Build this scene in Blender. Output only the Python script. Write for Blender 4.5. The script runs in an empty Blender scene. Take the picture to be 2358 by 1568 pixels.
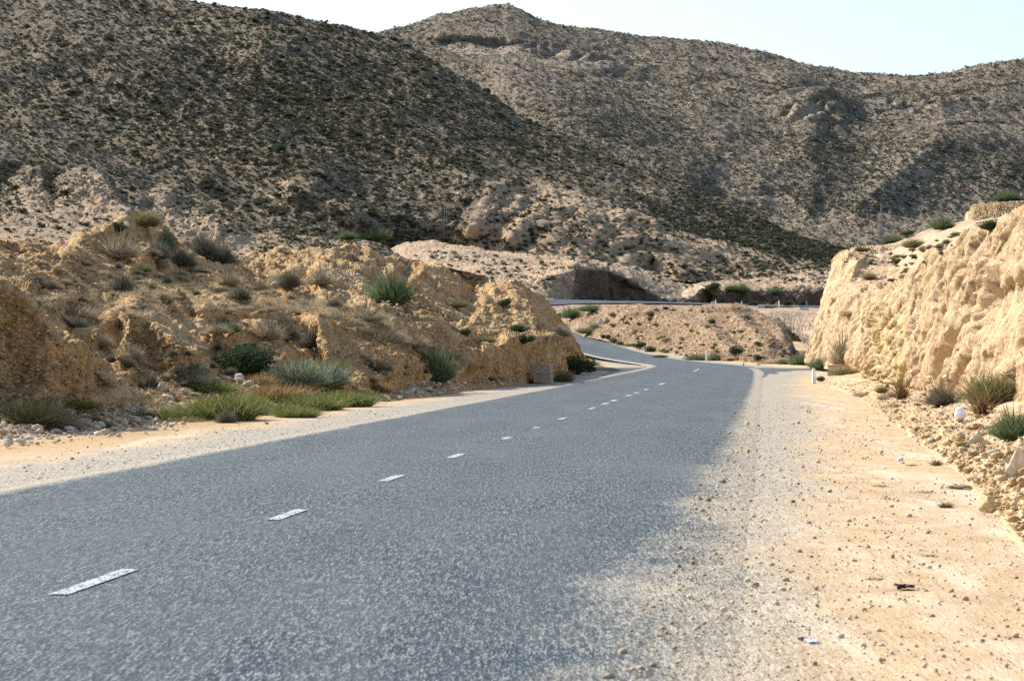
import bpy, math
import numpy as np
from mathutils import Vector

scene = bpy.context.scene
COL = scene.collection

# ------------------------------------------------------------------ camera, sky, sun
CAMZ = 1.45
F = 5646.0; CU = 1179.0; HV = 800.0          # focal length / centre / horizon row in a 2358 px wide frame
cam_d = bpy.data.cameras.new('camera')
cam_d.sensor_width = 36.0
cam_d.lens = 36.0 * F / 2358.0
cam_d.shift_y = (HV - 784.0) / 2358.0
cam_d.clip_start = 0.1
cam_d.clip_end = 20000
cam_d.dof.use_dof = True
cam_d.dof.focus_distance = 75.0
cam_d.dof.aperture_fstop = 10.0
cam = bpy.data.objects.new('camera', cam_d)
COL.objects.link(cam)
cam.location = (0, 0, CAMZ)
cam.rotation_euler = (math.radians(90), 0, 0)
scene.camera = cam

SUN_EL = math.radians(37.0)
SUN_AZ = math.radians(-53.0)                 # from +Y (north) towards -X
sdir = Vector((math.sin(SUN_AZ) * math.cos(SUN_EL), math.cos(SUN_AZ) * math.cos(SUN_EL), math.sin(SUN_EL)))
sun_d = bpy.data.lights.new('sun', 'SUN')
sun_d.energy = 4.7
sun_d.angle = math.radians(0.55)
sun_d.color = (1.0, 0.955, 0.885)
sun = bpy.data.objects.new('sun', sun_d)
COL.objects.link(sun)
sun.rotation_euler = sdir.to_track_quat('Z', 'Y').to_euler()

world = bpy.data.worlds.new('World')
scene.world = world
world.use_nodes = True
wn = world.node_tree
sky = wn.nodes.new('ShaderNodeTexSky')
sky.sky_type = 'NISHITA'
sky.sun_disc = False
sky.sun_elevation = SUN_EL
sky.sun_rotation = SUN_AZ
sky.air_density = 1.0
sky.dust_density = 2.0
sky.ozone_density = 1.5
bg = wn.nodes['Background']
bg.inputs['Strength'].default_value = 0.15
wn.links.new(sky.outputs[0], bg.inputs['Color'])
scene.view_settings.view_transform = 'Standard'
scene.view_settings.look = 'None'
scene.view_settings.gamma = 1.0
scene.view_settings.exposure = 0.62
scene.cycles.use_denoising = False
scene.cycles.max_bounces = 5
scene.cycles.diffuse_bounces = 3

# ------------------------------------------------------------------ helpers
rng = np.random.default_rng(7)

def P(u, v, Y):
    u = np.asarray(u, float); v = np.asarray(v, float); Y = np.asarray(Y, float)
    return np.stack([(u - CU) / F * Y, Y, CAMZ - (v - HV) / F * Y], -1)

def UV(p):
    return CU + F * p[..., 0] / p[..., 1], HV - F * (p[..., 2] - CAMZ) / p[..., 1]

def _h(ix, iy, iz, seed):
    n = (ix.astype(np.uint32) * np.uint32(374761393) + iy.astype(np.uint32) * np.uint32(668265263)
         + iz.astype(np.uint32) * np.uint32(2147483647) + np.uint32(seed * 1274126177 & 0xffffffff))
    n = (n ^ (n >> np.uint32(13))) * np.uint32(1274126177)
    n = n ^ (n >> np.uint32(16))
    return (n & np.uint32(0xffffff)).astype(np.float32) / np.float32(0xffffff)

def vnoise(p, seed=0):
    f = np.floor(p); i = f.astype(np.int64); w = (p - f).astype(np.float32)
    w = w * w * (3 - 2 * w)
    x, y, z = i[..., 0], i[..., 1], i[..., 2]
    wx, wy, wz = w[..., 0], w[..., 1], w[..., 2]
    r = 0
    for dx in (0, 1):
        for dy in (0, 1):
            for dz in (0, 1):
                r = r + _h(x + dx, y + dy, z + dz, seed) * (wx if dx else 1 - wx) * (wy if dy else 1 - wy) * (wz if dz else 1 - wz)
    return r * 2 - 1

def fbm(p, scale, octaves=4, gain=0.5, seed=0, ridged=False):
    a = 1.0; s = 0; t = 0
    q = p / scale
    for k in range(octaves):
        n = vnoise(q, seed + k * 17)
        if ridged: n = 1 - 2 * np.abs(n)
        s = s + a * n; t += a
        a *= gain; q = q * 2.03 + 11.7
    return s / t

def worley(p, seed=0):
    f = np.floor(p); i = f.astype(np.int64); w = (p - f).astype(np.float32)
    d1 = np.full(w.shape[:-1], 9.0, np.float32); d2 = d1.copy()
    for dx in (-1, 0, 1):
        for dy in (-1, 0, 1):
            for dz in (-1, 0, 1):
                x, y, z = i[..., 0] + dx, i[..., 1] + dy, i[..., 2] + dz
                d = (dx + _h(x, y, z, seed) - w[..., 0]) ** 2 + (dy + _h(x, y, z, seed + 1) - w[..., 1]) ** 2 + (dz + _h(x, y, z, seed + 2) - w[..., 2]) ** 2
                d2 = np.minimum(np.maximum(d1, d), d2); d1 = np.minimum(d1, d)
    return np.sqrt(d1), np.sqrt(d2)

def fracture(q, size, seed=0):
    """broken rock: flat-topped blocks parted by cracks, about 0..1"""
    w = q / size + .35 * np.stack([vnoise(q / size * 1.7, seed + 5), vnoise(q / size * 1.7, seed + 6), vnoise(q / size * 1.7, seed + 7)], -1)
    a, b = worley(w, seed)
    return np.clip((b - a) * 3, 0, 1) * .5 + .5 * (1 - a)

def make_mesh(name, verts, faces, smooth=False, attrs=None):
    """faces: (n,k) int array"""
    me = bpy.data.meshes.new(name)
    v = np.ascontiguousarray(verts, np.float32).reshape(-1, 3)
    f = np.ascontiguousarray(faces, np.int32)
    k = f.shape[1]
    me.vertices.add(len(v)); me.vertices.foreach_set('co', v.ravel())
    me.loops.add(f.size); me.loops.foreach_set('vertex_index', f.ravel())
    me.polygons.add(len(f))
    me.polygons.foreach_set('loop_start', np.arange(0, f.size, k, dtype=np.int32))
    if smooth: me.polygons.foreach_set('use_smooth', np.ones(len(f), bool))
    me.update(calc_edges=True)
    for an, av in (attrs or {}).items():
        a = me.attributes.new(an, 'FLOAT', 'POINT')
        a.data.foreach_set('value', np.ascontiguousarray(av, np.float32).ravel())
    return me

def link(name, me, mat=None, parent=None):
    o = bpy.data.objects.new(name, me)
    if mat is not None and me is not None and len(me.materials) == 0: me.materials.append(mat)
    COL.objects.link(o)
    if parent is not None: o.parent = parent
    return o

def tag(o, label=None, cat=None, group=None, kind=None):
    if label: o['label'] = label
    if cat: o['category'] = cat
    if group: o['group'] = group
    if kind: o['kind'] = kind
    return o

def grid_faces(nr, nc):
    i = np.arange(nr * nc).reshape(nr, nc)
    return np.stack([i[:-1, :-1], i[:-1, 1:], i[1:, 1:], i[1:, :-1]], -1).reshape(-1, 4)

def gsmooth(a, sig, axis):
    if sig <= 0: return a
    r = int(max(1, 3 * sig)); k = np.exp(-0.5 * (np.arange(-r, r + 1) / sig) ** 2); k /= k.sum()
    pad = [(0, 0)] * a.ndim; pad[axis] = (r, r)
    b = np.pad(a, pad, mode='edge')
    out = 0
    n = a.shape[axis]
    for j, w in enumerate(k):
        sl = [slice(None)] * a.ndim; sl[axis] = slice(j, j + n)
        out = out + w * b[tuple(sl)]
    return out

def normals(p):
    du = np.gradient(p, axis=1); dv = np.gradient(p, axis=0)
    n = np.cross(du, dv)
    n /= np.linalg.norm(n, axis=-1, keepdims=True) + 1e-9
    return n

# depth buffer of the terrain, used to stand plants and stones on it
ZC = 3.0
ZW, ZH = int(2600 / ZC), int(1800 / ZC)
zbuf = np.full((ZH, ZW), 1e9, np.float32)
def zadd(p):
    q = p.reshape(-1, 3); q = q[q[:, 1] > 3]
    u, v = UV(q)
    iu = ((u + 120) / ZC).astype(int); iv = ((v + 100) / ZC).astype(int)
    ok = (iu >= 0) & (iu < ZW) & (iv >= 0) & (iv < ZH)
    np.minimum.at(zbuf, (iv[ok], iu[ok]), q[ok, 1])

def depth(u, v):
    iu = int((u + 120) / ZC); iv = int((v + 100) / ZC)
    for r in range(0, 9):
        w = zbuf[max(0, iv - r):iv + r + 1, max(0, iu - r):iu + r + 1]
        w = w[w < 1e8]
        if w.size: return float(np.median(w)) if r else float(w.min())
    return 8187.0 / max(v - HV, 5)

def blob(u, v, items):
    m = np.zeros(u.shape)
    for (a, b, ra, rb, w) in items:
        m = np.maximum(m, w * np.clip(1.35 - np.hypot((u - a) / ra, (v - b) / rb), 0, 1))
    return m

def loft(rows, us, nrows, smooth_v=2.0, smooth_u=1.5):
    """rows: list of curves, each a list of (u,v,Y); us: column positions; nrows: samples between successive curves."""
    C = []
    for r in rows:
        r = np.array(r, float)
        if r.shape[1] == 3:
            C.append(P(us, np.interp(us, r[:, 0], r[:, 1]), np.interp(us, r[:, 0], r[:, 2])))
    return loft_world(C, nrows, smooth_v, smooth_u)

def loft_world(C, nrows, smooth_v=2.0, smooth_u=1.5):
    out = []
    for k in range(len(C) - 1):
        t = np.linspace(0, 1, nrows[k], endpoint=False)[:, None, None]
        out.append(C[k][None] * (1 - t) + C[k + 1][None] * t)
    out.append(C[-1][None])
    p = np.concatenate(out, 0)
    p = gsmooth(p, smooth_v, 0); p = gsmooth(p, smooth_u, 1)
    return p

def features(p, ridges, sm=1.2, mono=None):
    """bring ridge crests nearer to the viewer by h metres: (polyline [(u,v)..], width below, width above, h)"""
    u, v = UV(p)
    D = np.zeros(u.shape)
    for poly, wb, wa, h in ridges:
        pts = np.array(poly, float)
        m = max(wb, wa)
        sel = (p[..., 1] > 3) & (u > pts[:, 0].min() - m) & (u < pts[:, 0].max() + m) & (v > pts[:, 1].min() - m) & (v < pts[:, 1].max() + m)
        if not sel.any(): continue
        uu, vv = u[sel], v[sel]
        best = np.full(uu.shape, 1e9); side = np.zeros(uu.shape); taper = np.zeros(uu.shape)
        n = len(pts) - 1
        for k in range(n):
            a, b = pts[k], pts[k + 1]; d = b - a; L2 = (d ** 2).sum()
            t = np.clip(((uu - a[0]) * d[0] + (vv - a[1]) * d[1]) / L2, 0, 1)
            ex, ey = uu - a[0] - t * d[0], vv - a[1] - t * d[1]
            dist = np.hypot(ex, ey)
            c = d[0] * ey - d[1] * ex
            tt = (k + t) / n
            w = dist < best
            best = np.where(w, dist, best); side = np.where(w, c, side)
            taper = np.where(w, np.clip(np.minimum(tt, 1 - tt) * 2 * n, 0.25, 1), taper)
        prof = np.clip(1 - best / np.where(side > 0, wb, wa), 0, 1)
        prof = prof * (0.6 + 0.4 * prof) * taper * h
        D[sel] = np.maximum(D[sel], prof) if h > 0 else D[sel] + prof
    D = gsmooth(gsmooth(D, sm, 0), sm, 1)
    cam0 = np.array([0, 0, CAMZ])
    if mono:
        D = D * np.clip((np.arange(p.shape[0]) - 52) / 16, 0, 1)[:, None]
        Y = p[..., 1] - D
        k = mono
        lo = p[:1, :, 1]
        Y[:k] = np.maximum.accumulate(np.maximum(Y[:k], lo - .3), axis=0) + np.linspace(0, .5, k)[:, None]
        Y = gsmooth(gsmooth(Y, 1.5, 0), 1.0, 1)
        return cam0 + (p - cam0) * (Y / np.maximum(p[..., 1], 1))[..., None]
    return cam0 + (p - cam0) * (1 - D / np.maximum(p[..., 1], 1))[..., None]

def displace(p, fn):
    n = normals(p)
    s = np.sign((n * (np.array([0, 0, CAMZ]) - p)).sum(-1).mean()) or 1
    return p + n * s * fn(p)[..., None]

def add_surface(name, p, mat, attrs=None, kind='structure'):
    zadd(p)
    me = make_mesh(name, p, grid_faces(p.shape[0], p.shape[1]), True, attrs)
    o = link(name, me, mat)
    return tag(o, kind=kind)

# ------------------------------------------------------------------ materials
def new_mat(name):
    m = bpy.data.materials.new(name); m.use_nodes = True
    nt = m.node_tree
    b = nt.nodes['Principled BSDF']
    b.inputs['Specular IOR Level'].default_value = 0.15
    b.inputs['Roughness'].default_value = 0.95
    return m, nt, b

class NT:
    def __init__(s, nt):
        s.nt = nt
        s.tc = nt.nodes.new('ShaderNodeTexCoord')
    def link(s, a, b): s.nt.links.new(a, b)
    def mapping(s, scale, src=None):
        n = s.nt.nodes.new('ShaderNodeMapping'); n.inputs['Scale'].default_value = scale
        s.link(src or s.tc.outputs['Object'], n.inputs['Vector']); return n.outputs[0]
    def noise(s, scale, detail=4, rough=0.55, vec=None, dist=0):
        n = s.nt.nodes.new('ShaderNodeTexNoise'); n.inputs['Scale'].default_value = scale
        n.inputs['Detail'].default_value = detail; n.inputs['Roughness'].default_value = rough
        n.inputs['Distortion'].default_value = dist
        s.link(vec or s.tc.outputs['Object'], n.inputs['Vector']); return n.outputs['Fac']
    def voro(s, scale, vec=None, feature='F1', out='Distance', rnd=1.0):
        n = s.nt.nodes.new('ShaderNodeTexVoronoi'); n.inputs['Scale'].default_value = scale; n.feature = feature
        n.inputs['Randomness'].default_value = rnd
        s.link(vec or s.tc.outputs['Object'], n.inputs['Vector']); return n.outputs[out]
    def ramp(s, fac, stops, interp='LINEAR'):
        n = s.nt.nodes.new('ShaderNodeValToRGB'); cr = n.color_ramp; cr.interpolation = interp
        while len(cr.elements) < len(stops): cr.elements.new(0.5)
        for e, (pos, c) in zip(cr.elements, stops):
            e.position = pos; e.color = (c, c, c, 1) if isinstance(c, (int, float)) else (*c, 1)
        s.link(fac, n.inputs[0]); return n.outputs[0]
    def mix(s, fac, a, b, mode='MIX'):
        n = s.nt.nodes.new('ShaderNodeMix'); n.data_type = 'RGBA'; n.blend_type = mode
        for k, val in ((0, fac), (6, a), (7, b)):
            sock = n.inputs[k]
            if hasattr(val, 'is_linked'): s.link(val, sock)
            elif isinstance(val, (int, float)): sock.default_value = val if k == 0 else (val, val, val, 1)
            else: sock.default_value = (*val, 1)
        return n.outputs[2]
    def math(s, op, a, b=0.0, c=None, clamp=False):
        n = s.nt.nodes.new('ShaderNodeMath'); n.operation = op; n.use_clamp = clamp
        for sock, val in zip(n.inputs, (a, b, c)):
            if val is None: continue
            if hasattr(val, 'is_linked'): s.link(val, sock)
            else: sock.default_value = val
        return n.outputs[0]
    def attr(s, name):
        n = s.nt.nodes.new('ShaderNodeAttribute'); n.attribute_name = name; return n.outputs['Fac']
    def bump(s, height, dist, strength=1.0, normal=None):
        n = s.nt.nodes.new('ShaderNodeBump'); n.inputs['Distance'].default_value = dist
        n.inputs['Strength'].default_value = strength
        s.link(height, n.inputs['Height'])
        if normal: s.link(normal, n.inputs['Normal'])
        return n.outputs[0]

def soil_mat(name, cols, size, bump=1.0, pale=None, dark=None, bare=None, flecks=None, stone=None, clay_shade=None):
    """cols: three colours; size: metres of the coarse pattern."""
    m, nt, b = new_mat(name); N = NT(nt)
    n1 = N.noise(1.0 / size, 5, 0.6)
    n2 = N.noise(8.0 / size, 5, 0.65)
    n3 = N.noise(40.0 / size, 3, 0.7)
    c = N.ramp(n1, [(0.32, cols[0]), (0.5, cols[1]), (0.68, cols[2])])
    c = N.mix(N.ramp(n2, [(0.42, 0.0), (0.62, 0.75)]), c, cols[2])
    c = N.mix(N.ramp(n3, [(0.3, 0.65), (0.5, 0.0)]), c, cols[0])
    if stone:
        vs = N.voro(stone[1], out='Color', rnd=1.0)
        sep = N.nt.nodes.new('ShaderNodeSeparateColor'); N.link(vs, sep.inputs[0])
        msk = N.ramp(sep.outputs[0], [(stone[2], 0.0), (stone[2] + .04, 1.0)])
        vd = N.ramp(N.voro(stone[1]), [(0.25, 1.0), (0.45, 0.0)])
        c = N.mix(N.math('MULTIPLY', msk, vd), c, stone[0])
    if bare:
        c2 = N.ramp(n2, [(0.35, bare[0]), (0.65, bare[1])])
        f = N.math('ADD', N.attr('bare'), N.math('MULTIPLY', N.math('SUBTRACT', n2, 0.5), 0.9))
        c = N.mix(N.ramp(f, [(0.35, 0.0), (0.6, 1.0)]), c, c2)
    if clay_shade: c = N.mix(N.attr('clay_shade'), c, N.ramp(n2, [(.35, clay_shade[0]), (.65, clay_shade[1])]))  # dark clay tone, with shade of the cut faces mixed into the colour
    N.link(c, b.inputs['Base Color'])
    h = N.math('ADD', N.math('MULTIPLY', n2, 1.0), N.math('MULTIPLY', n3, 0.45))
    N.link(N.bump(h, size * 0.06 * bump, 1.0), b.inputs['Normal'])
    return m

M = {}
GOLD = ((.26, .12, .04), (.53, .315, .125), (.76, .55, .29))
M['bank'] = soil_mat('ochre_soil', GOLD, 2.0, 1.6, stone=((.60, .50, .36), 9.0, .82))
M['bluff'] = soil_mat('bluff_soil', ((.43, .265, .13), (.61, .42, .235), (.73, .55, .35)), 1.4, 1.3, bare=((.63, .43, .20), (.72, .55, .31)))
M['mid'] = soil_mat('pinkish_soil', ((.235, .155, .09), (.38, .265, .165), (.51, .38, .25)), 9.0, 0.6, stone=((.62, .54, .44), 1.6, .75), bare=((.43, .29, .17), (.56, .40, .25)), clay_shade=((.085, .052, .038), (.175, .115, .08)))
M['mound'] = soil_mat('mound_soil', ((.16, .10, .055), (.27, .18, .105), (.40, .285, .18)), 5.0, 0.9, stone=((.52, .44, .35), 2.6, .78))
M['hill'] = soil_mat('hill_soil', ((.108, .083, .054), (.195, .152, .10), (.29, .225, .148)), 14.0, 1.0, stone=((.36, .30, .22), .9, .8), bare=((.36, .25, .15), (.50, .365, .235)))
M['far'] = soil_mat('far_hill_soil', ((.122, .097, .070), (.205, .165, .117), (.285, .229, .162)), 26.0, 1.0, stone=((.38, .33, .28), .5, .78), bare=((.30, .235, .175), (.40, .325, .245)))

# ground and asphalt share one recipe: asphalt in the middle, chips of gravel at its edge, sand beyond
def ground_mat(name):
    m, nt, b = new_mat(name); N = NT(nt)
    lat = N.attr('lat')            # metres from the centre line, + towards the right shoulder
    near = N.attr('dust')          # how far dust has crept over the asphalt edge
    st = N.mapping((1.0, 0.14, 1.0))
    g1a = N.noise(92, 2, 0.7, st)
    g1b = N.noise(36, 2, 0.65, N.mapping((1.0, .09, 1.0)))
    g1 = N.math('ADD', N.math('MULTIPLY', g1a, .66), N.math('MULTIPLY', g1b, .34))
    g2 = N.noise(38, 3, 0.6, st)
    w1 = N.noise(0.55, 5, 0.6, N.mapping((1.0, 0.35, 1.0)))
    w2 = N.noise(2.6, 4, 0.6, N.mapping((1.0, 0.5, 1.0)))
    al = N.math('ABSOLUTE', lat)
    w3 = N.noise(1.5, 4, 0.6, N.mapping((1.0, .07, 1.0)), .3)
    # asphalt
    asp = N.ramp(g1, [(0.41, (.010, .018, .028)), (0.475, (.034, .054, .074)), (0.53, (.088, .112, .120)), (0.60, (.27, .28, .245))])
    asp = N.mix(N.ramp(g2, [(0.36, 0.55), (0.5, 0.0)]), asp, (.050, .066, .086))
    asp = N.mix(N.ramp(w1, [(0.42, 0.0), (0.70, 0.4)]), asp, (.125, .142, .14))
    asp = N.mix(N.ramp(w2, [(0.30, 0.3), (0.46, 0.0)]), asp, (.035, .052, .062))
    sl_ = N.noise(1.1, 4, 0.6, N.mapping((1.0, .05, 1.0)))
    trk = N.math('ABSOLUTE', N.math('SUBTRACT', N.math('ABSOLUTE', N.math('SUBTRACT', al, 1.75)), .78))
    tf = N.math('MULTIPLY', N.ramp(trk, [(0.12, 1.0), (0.5, 0.0)]), N.ramp(sl_, [(0.3, 0.2), (0.7, .75)]))
    asp = N.mix(N.math('MULTIPLY', tf, .5), asp, N.mix(.5, asp, (.045, .056, .07)))
    asp = N.mix(N.ramp(sl_, [(0.5, 0.0), (0.75, 0.35)]), asp, (.14, .148, .145))
    # grey gravel
    grv = N.ramp(g1, [(0.38, (.09, .078, .058)), (0.45, (.25, .22, .17)), (0.53, (.38, .34, .265)), (0.62, (.53, .49, .40))])
    # sand
    snd = N.ramp(w2, [(0.3, (.39, .26, .14)), (0.5, (.475, .345, .20)), (0.7, (.54, .435, .285))])
    snd = N.mix(N.ramp(g2, [(0.25, 0.6), (0.42, 0.0)]), snd, (.35, .22, .115))
    snd = N.mix(N.ramp(g1, [(0.54, 0.0), (0.62, 0.55)]), snd, (.72, .64, .50))
    snd = N.mix(N.ramp(g1, [(0.38, 0.5), (0.45, 0.0)]), snd, (.36, .24, .13))
    snd = N.mix(N.ramp(w3, [(0.34, 0.55), (0.5, 0.0)]), snd, (.47, .33, .18))
    snd = N.mix(N.ramp(w3, [(0.52, 0.0), (0.68, 0.5)]), snd, (.66, .57, .43))
    wob = N.math('ADD', N.math('MULTIPLY', N.math('SUBTRACT', w2, 0.5), 1.1), N.math('MULTIPLY', N.math('SUBTRACT', g2, 0.5), 1.6))
    # asphalt -> gravel
    e1 = N.math('ADD', N.math('SUBTRACT', al, 3.42), N.math('MULTIPLY', near, N.math('ADD', N.math('MULTIPLY', wob, 0.7), 0.45)))
    e1 = N.math('ADD', e1, N.math('MULTIPLY', wob, 0.10))
    e1 = N.math('ADD', e1, N.math('MULTIPLY', N.math('MULTIPLY', near, N.math('SUBTRACT', w1, 0.46)), 2.6))
    sc = N.math('ADD', 0.16, N.math('MULTIPLY', near, 0.75))
    f1 = N.math('DIVIDE', e1, sc, clamp=True)
    c = N.mix(f1, asp, grv)
    # gravel -> sand
    side = N.attr('sandlat')
    e2 = N.math('ADD', N.math('SUBTRACT', al, side), N.math('MULTIPLY', N.math('SUBTRACT', w1, 0.5), 2.4))
    e2 = N.math('ADD', e2, N.math('MULTIPLY', wob, 0.35))
    f2 = N.math('DIVIDE', e2, 1.0, clamp=True)
    oc = N.math('DIVIDE', N.math('ADD', N.math('SUBTRACT', N.math('MULTIPLY', lat, -1.0), 5.5), N.math('MULTIPLY', wob, 0.8)), 1.0, clamp=True)
    snd = N.mix(oc, snd, N.ramp(g2, [(0.3, (.26, .16, .075)), (0.5, (.42, .28, .14)), (0.7, (.55, .41, .24))]))
    c = N.mix(f2, c, snd)
    N.link(c, b.inputs['Base Color'])
    h = N.math('ADD', g2, N.math('MULTIPLY', g1, 0.6))
    N.link(N.bump(h, 0.010, 0.8), b.inputs['Normal'])
    return m
M['ground'] = ground_mat('gravel_ground')
M['road'] = M['ground']

def plain_mat(name, c1, c2, scale, rough=0.9, bump=0.0, trans=0.0, thr=(.35, .65)):
    m, nt, b = new_mat(name); N = NT(nt)
    n = N.noise(scale, 4, 0.6)
    oi = N.nt.nodes.new('ShaderNodeObjectInfo')
    c = N.ramp(n, [(thr[0], c1), (thr[1], c2)])
    c = N.mix(1.0, c, N.ramp(oi.outputs['Random'], [(0, .82), (1, 1.15)]), 'MULTIPLY')
    N.link(c, b.inputs['Base Color'])
    b.inputs['Roughness'].default_value = rough
    if bump: N.link(N.bump(n, bump), b.inputs['Normal'])
    if trans: b.inputs['Transmission Weight'].default_value = 0
    return m

def leaf_mat(name, c1, c2, c3=None, scale=6):
    """foliage whose colour varies from leaf to leaf"""
    m, nt, b = new_mat(name); N = NT(nt)
    r = N.attr('vary')
    c = N.ramp(r, [(0.0, c1), (0.6, c2), (1.0, c3 or c2)])
    N.link(c, b.inputs['Base Color'])
    b.inputs['Roughness'].default_value = 0.8
    tr = N.nt.nodes.new('ShaderNodeBsdfTranslucent'); N.link(c, tr.inputs['Color'])
    mx = N.nt.nodes.new('ShaderNodeMixShader'); mx.inputs[0].default_value = 0.3
    N.link(b.outputs[0], mx.inputs[1]); N.link(tr.outputs[0], mx.inputs[2])
    N.link(mx.outputs[0], N.nt.nodes['Material Output'].inputs['Surface'])
    return m

M['hillshrub'] = leaf_mat('hill_shrub_leaves', (.036, .044, .027), (.074, .077, .043), (.16, .145, .085))
M['farshrub'] = leaf_mat('far_shrub_leaves', (.050, .061, .046), (.088, .097, .068), (.15, .145, .105))
M['rock'] = plain_mat('limestone', (.46, .38, .27), (.68, .61, .50), 5, 0.9, 0.02)
M['rock_tan'] = plain_mat('tan_stone', (.36, .25, .13), (.60, .46, .27), 6, 0.9, 0.02)
M['pebble'] = plain_mat('pebble_stone', (.30, .21, .12), (.66, .56, .40), 9, 0.9)
M['white'] = plain_mat('white_paint', (.70, .69, .65), (.82, .81, .78), 12, 0.6)
M['concrete'] = plain_mat('old_concrete', (.36, .29, .21), (.54, .46, .36), 9, 0.9, 0.01)

# ------------------------------------------------------------------ the road (two edges, station by station)
ST = []   # (left edge xyz, right edge xyz)
def stn(L, R): ST.append((P(*L), P(*R)))
for Y in (-12.0, 2.0, 30.0, 60.0, 85.0, 100.0):
    xc = -4.06 + .1038 * Y
    ST.append((np.array([xc - 3.5, Y + .36, 0]), np.array([xc + 3.5, Y - .36, 0])))
stn((1400, 868, 120), (1737, 866.5, 122))
stn((1470, 854.5, 140), (1736, 853, 144))
stn((1513, 844, 156), (1715, 843.5, 168))
stn((1492, 839, 172), (1645, 838, 190))
stn((1440, 832, 187), (1555, 831, 208))
stn((1390, 824, 201), (1480, 821, 227))
stn((1340, 812, 215), (1416, 807, 244))
stn((1300, 799, 230), (1365, 787.5, 260))
stn((1260, 786, 245), (1306, 769, 277))
stn((1205, 768, 262), (1240, 746, 292))
SL = np.array([a for a, b in ST]); SR = np.array([b for a, b in ST])
def resample(A, n):
    d = np.r_[0, np.cumsum(np.linalg.norm(np.diff(A, axis=0), axis=1))]
    return d
mid = (SL + SR) / 2
dd = np.r_[0, np.cumsum(np.linalg.norm(np.diff(mid, axis=0), axis=1))]
NS = 900
ss = np.linspace(0, dd[-1], NS)
RL = np.stack([np.interp(ss, dd, SL[:, i]) for i in range(3)], 1)
RR = np.stack([np.interp(ss, dd, SR[:, i]) for i in range(3)], 1)
RL = gsmooth(RL, 9, 0); RR = gsmooth(RR, 9, 0)
RM = (RL + RR) / 2

def road_frame(x, y):
    """nearest station, lateral metres and road height there"""
    shp = x.shape; x = x.ravel(); y = y.ravel()
    idx = np.zeros(len(x), int)
    step = 20000
    for a in range(0, len(x), step):
        d = (x[a:a + step, None] - RM[None, ::3, 0]) ** 2 + (y[a:a + step, None] - RM[None, ::3, 1]) ** 2
        idx[a:a + step] = d.argmin(1) * 3
    w = RR[idx] - RL[idx]; W = np.linalg.norm(w[:, :2], axis=1)
    t = ((x - RM[idx, 0]) * w[:, 0] + (y - RM[idx, 1]) * w[:, 1]) / W ** 2
    lat = t * 7.0
    dist = np.hypot(x - RM[idx, 0], y - RM[idx, 1])
    lat = np.where(np.abs(lat) < 0.02 + dist * 0.3, np.sign(lat + 1e-6) * np.maximum(np.abs(lat), dist), lat)
    z = RM[idx, 2] + np.clip(t, -.75, .75) * w[:, 2]
    return lat.reshape(shp), z.reshape(shp), dist.reshape(shp), idx.reshape(shp)

def dust_at(lat, y):
    d = np.where(lat > 0, np.interp(y, [0, 14, 25, 45, 80, 400], [.75, .85, .50, .16, .05, .0]), 0.14)
    s = np.where(lat > 0, np.interp(y, [0, 18, 30, 60, 130, 400], [3.5, 3.65, 4.1, 4.6, 4.6, 4.2]), np.interp(y, [0, 60, 200], [4.5, 4.9, 5.2]))
    return d, s

# road sheet (a little wider than the asphalt so that its gravelled edge lies on it)
tt = np.linspace(-0.09, 1.09, 41)
base = RL[:, None] * (1 - tt)[None, :, None] + RR[:, None] * tt[None, :, None]
lat = np.broadcast_to(((tt - .5) * 7.0)[None], base.shape[:2])
base[..., 2] += 0.012 + 0.02 * (1 - (lat / 4.1) ** 2) + 0.006 * fbm(base, 2.5, 2, seed=3)
dk = np.where(base[..., 1] > 125, .45, 1.0)
base[..., 2] -= dk * .055 * np.clip((np.abs(lat) - 3.45) / .65, 0, 1)
base[:, 0, 2] -= .05 * dk[:, 0]; base[:, -1, 2] -= .05 * dk[:, 0]
du, sl = dust_at(lat, base[..., 1])
road = add_surface('road', base, M['road'], {'lat': lat, 'dust': du, 'sandlat': sl})

# ------------------------------------------------------------------ ground
uc = np.linspace(-900, 3300, 620)
yr = np.concatenate([np.geomspace(6, 330, 560) - 15, np.geomspace(330, 9000, 40)[1:]])
X = (uc[None] - CU) / F * (yr[:, None] + 22)
Yg = np.broadcast_to(yr[:, None], X.shape)
latg, zr, dist, idx = road_frame(X, Yg)
g = np.stack([X, Yg, zr], -1)
rough = np.clip((np.abs(latg) - 3.9) / 2.0, 0, 1)
g[..., 2] -= 0.02 + 0.03 * np.clip(1 - np.abs(np.abs(latg) - 0) / 4.2, 0, 1)
g[..., 2] += rough * (0.035 * fbm(g, 2.2, 4, seed=5) + 0.02 * fbm(g, .5, 3, seed=6) - .01)
g[..., 2] -= np.clip((Yg - 190) / 40, 0, 1) * np.clip((dist - 9) * .08, 0, 4)
g[..., 2] = np.where(Yg > 330, g[..., 2] - (Yg - 330) * .01, g[..., 2])
du, sl = dust_at(latg, Yg)
ground = add_surface('ground', g, M['ground'], {'lat': latg, 'dust': du, 'sandlat': sl})

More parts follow.
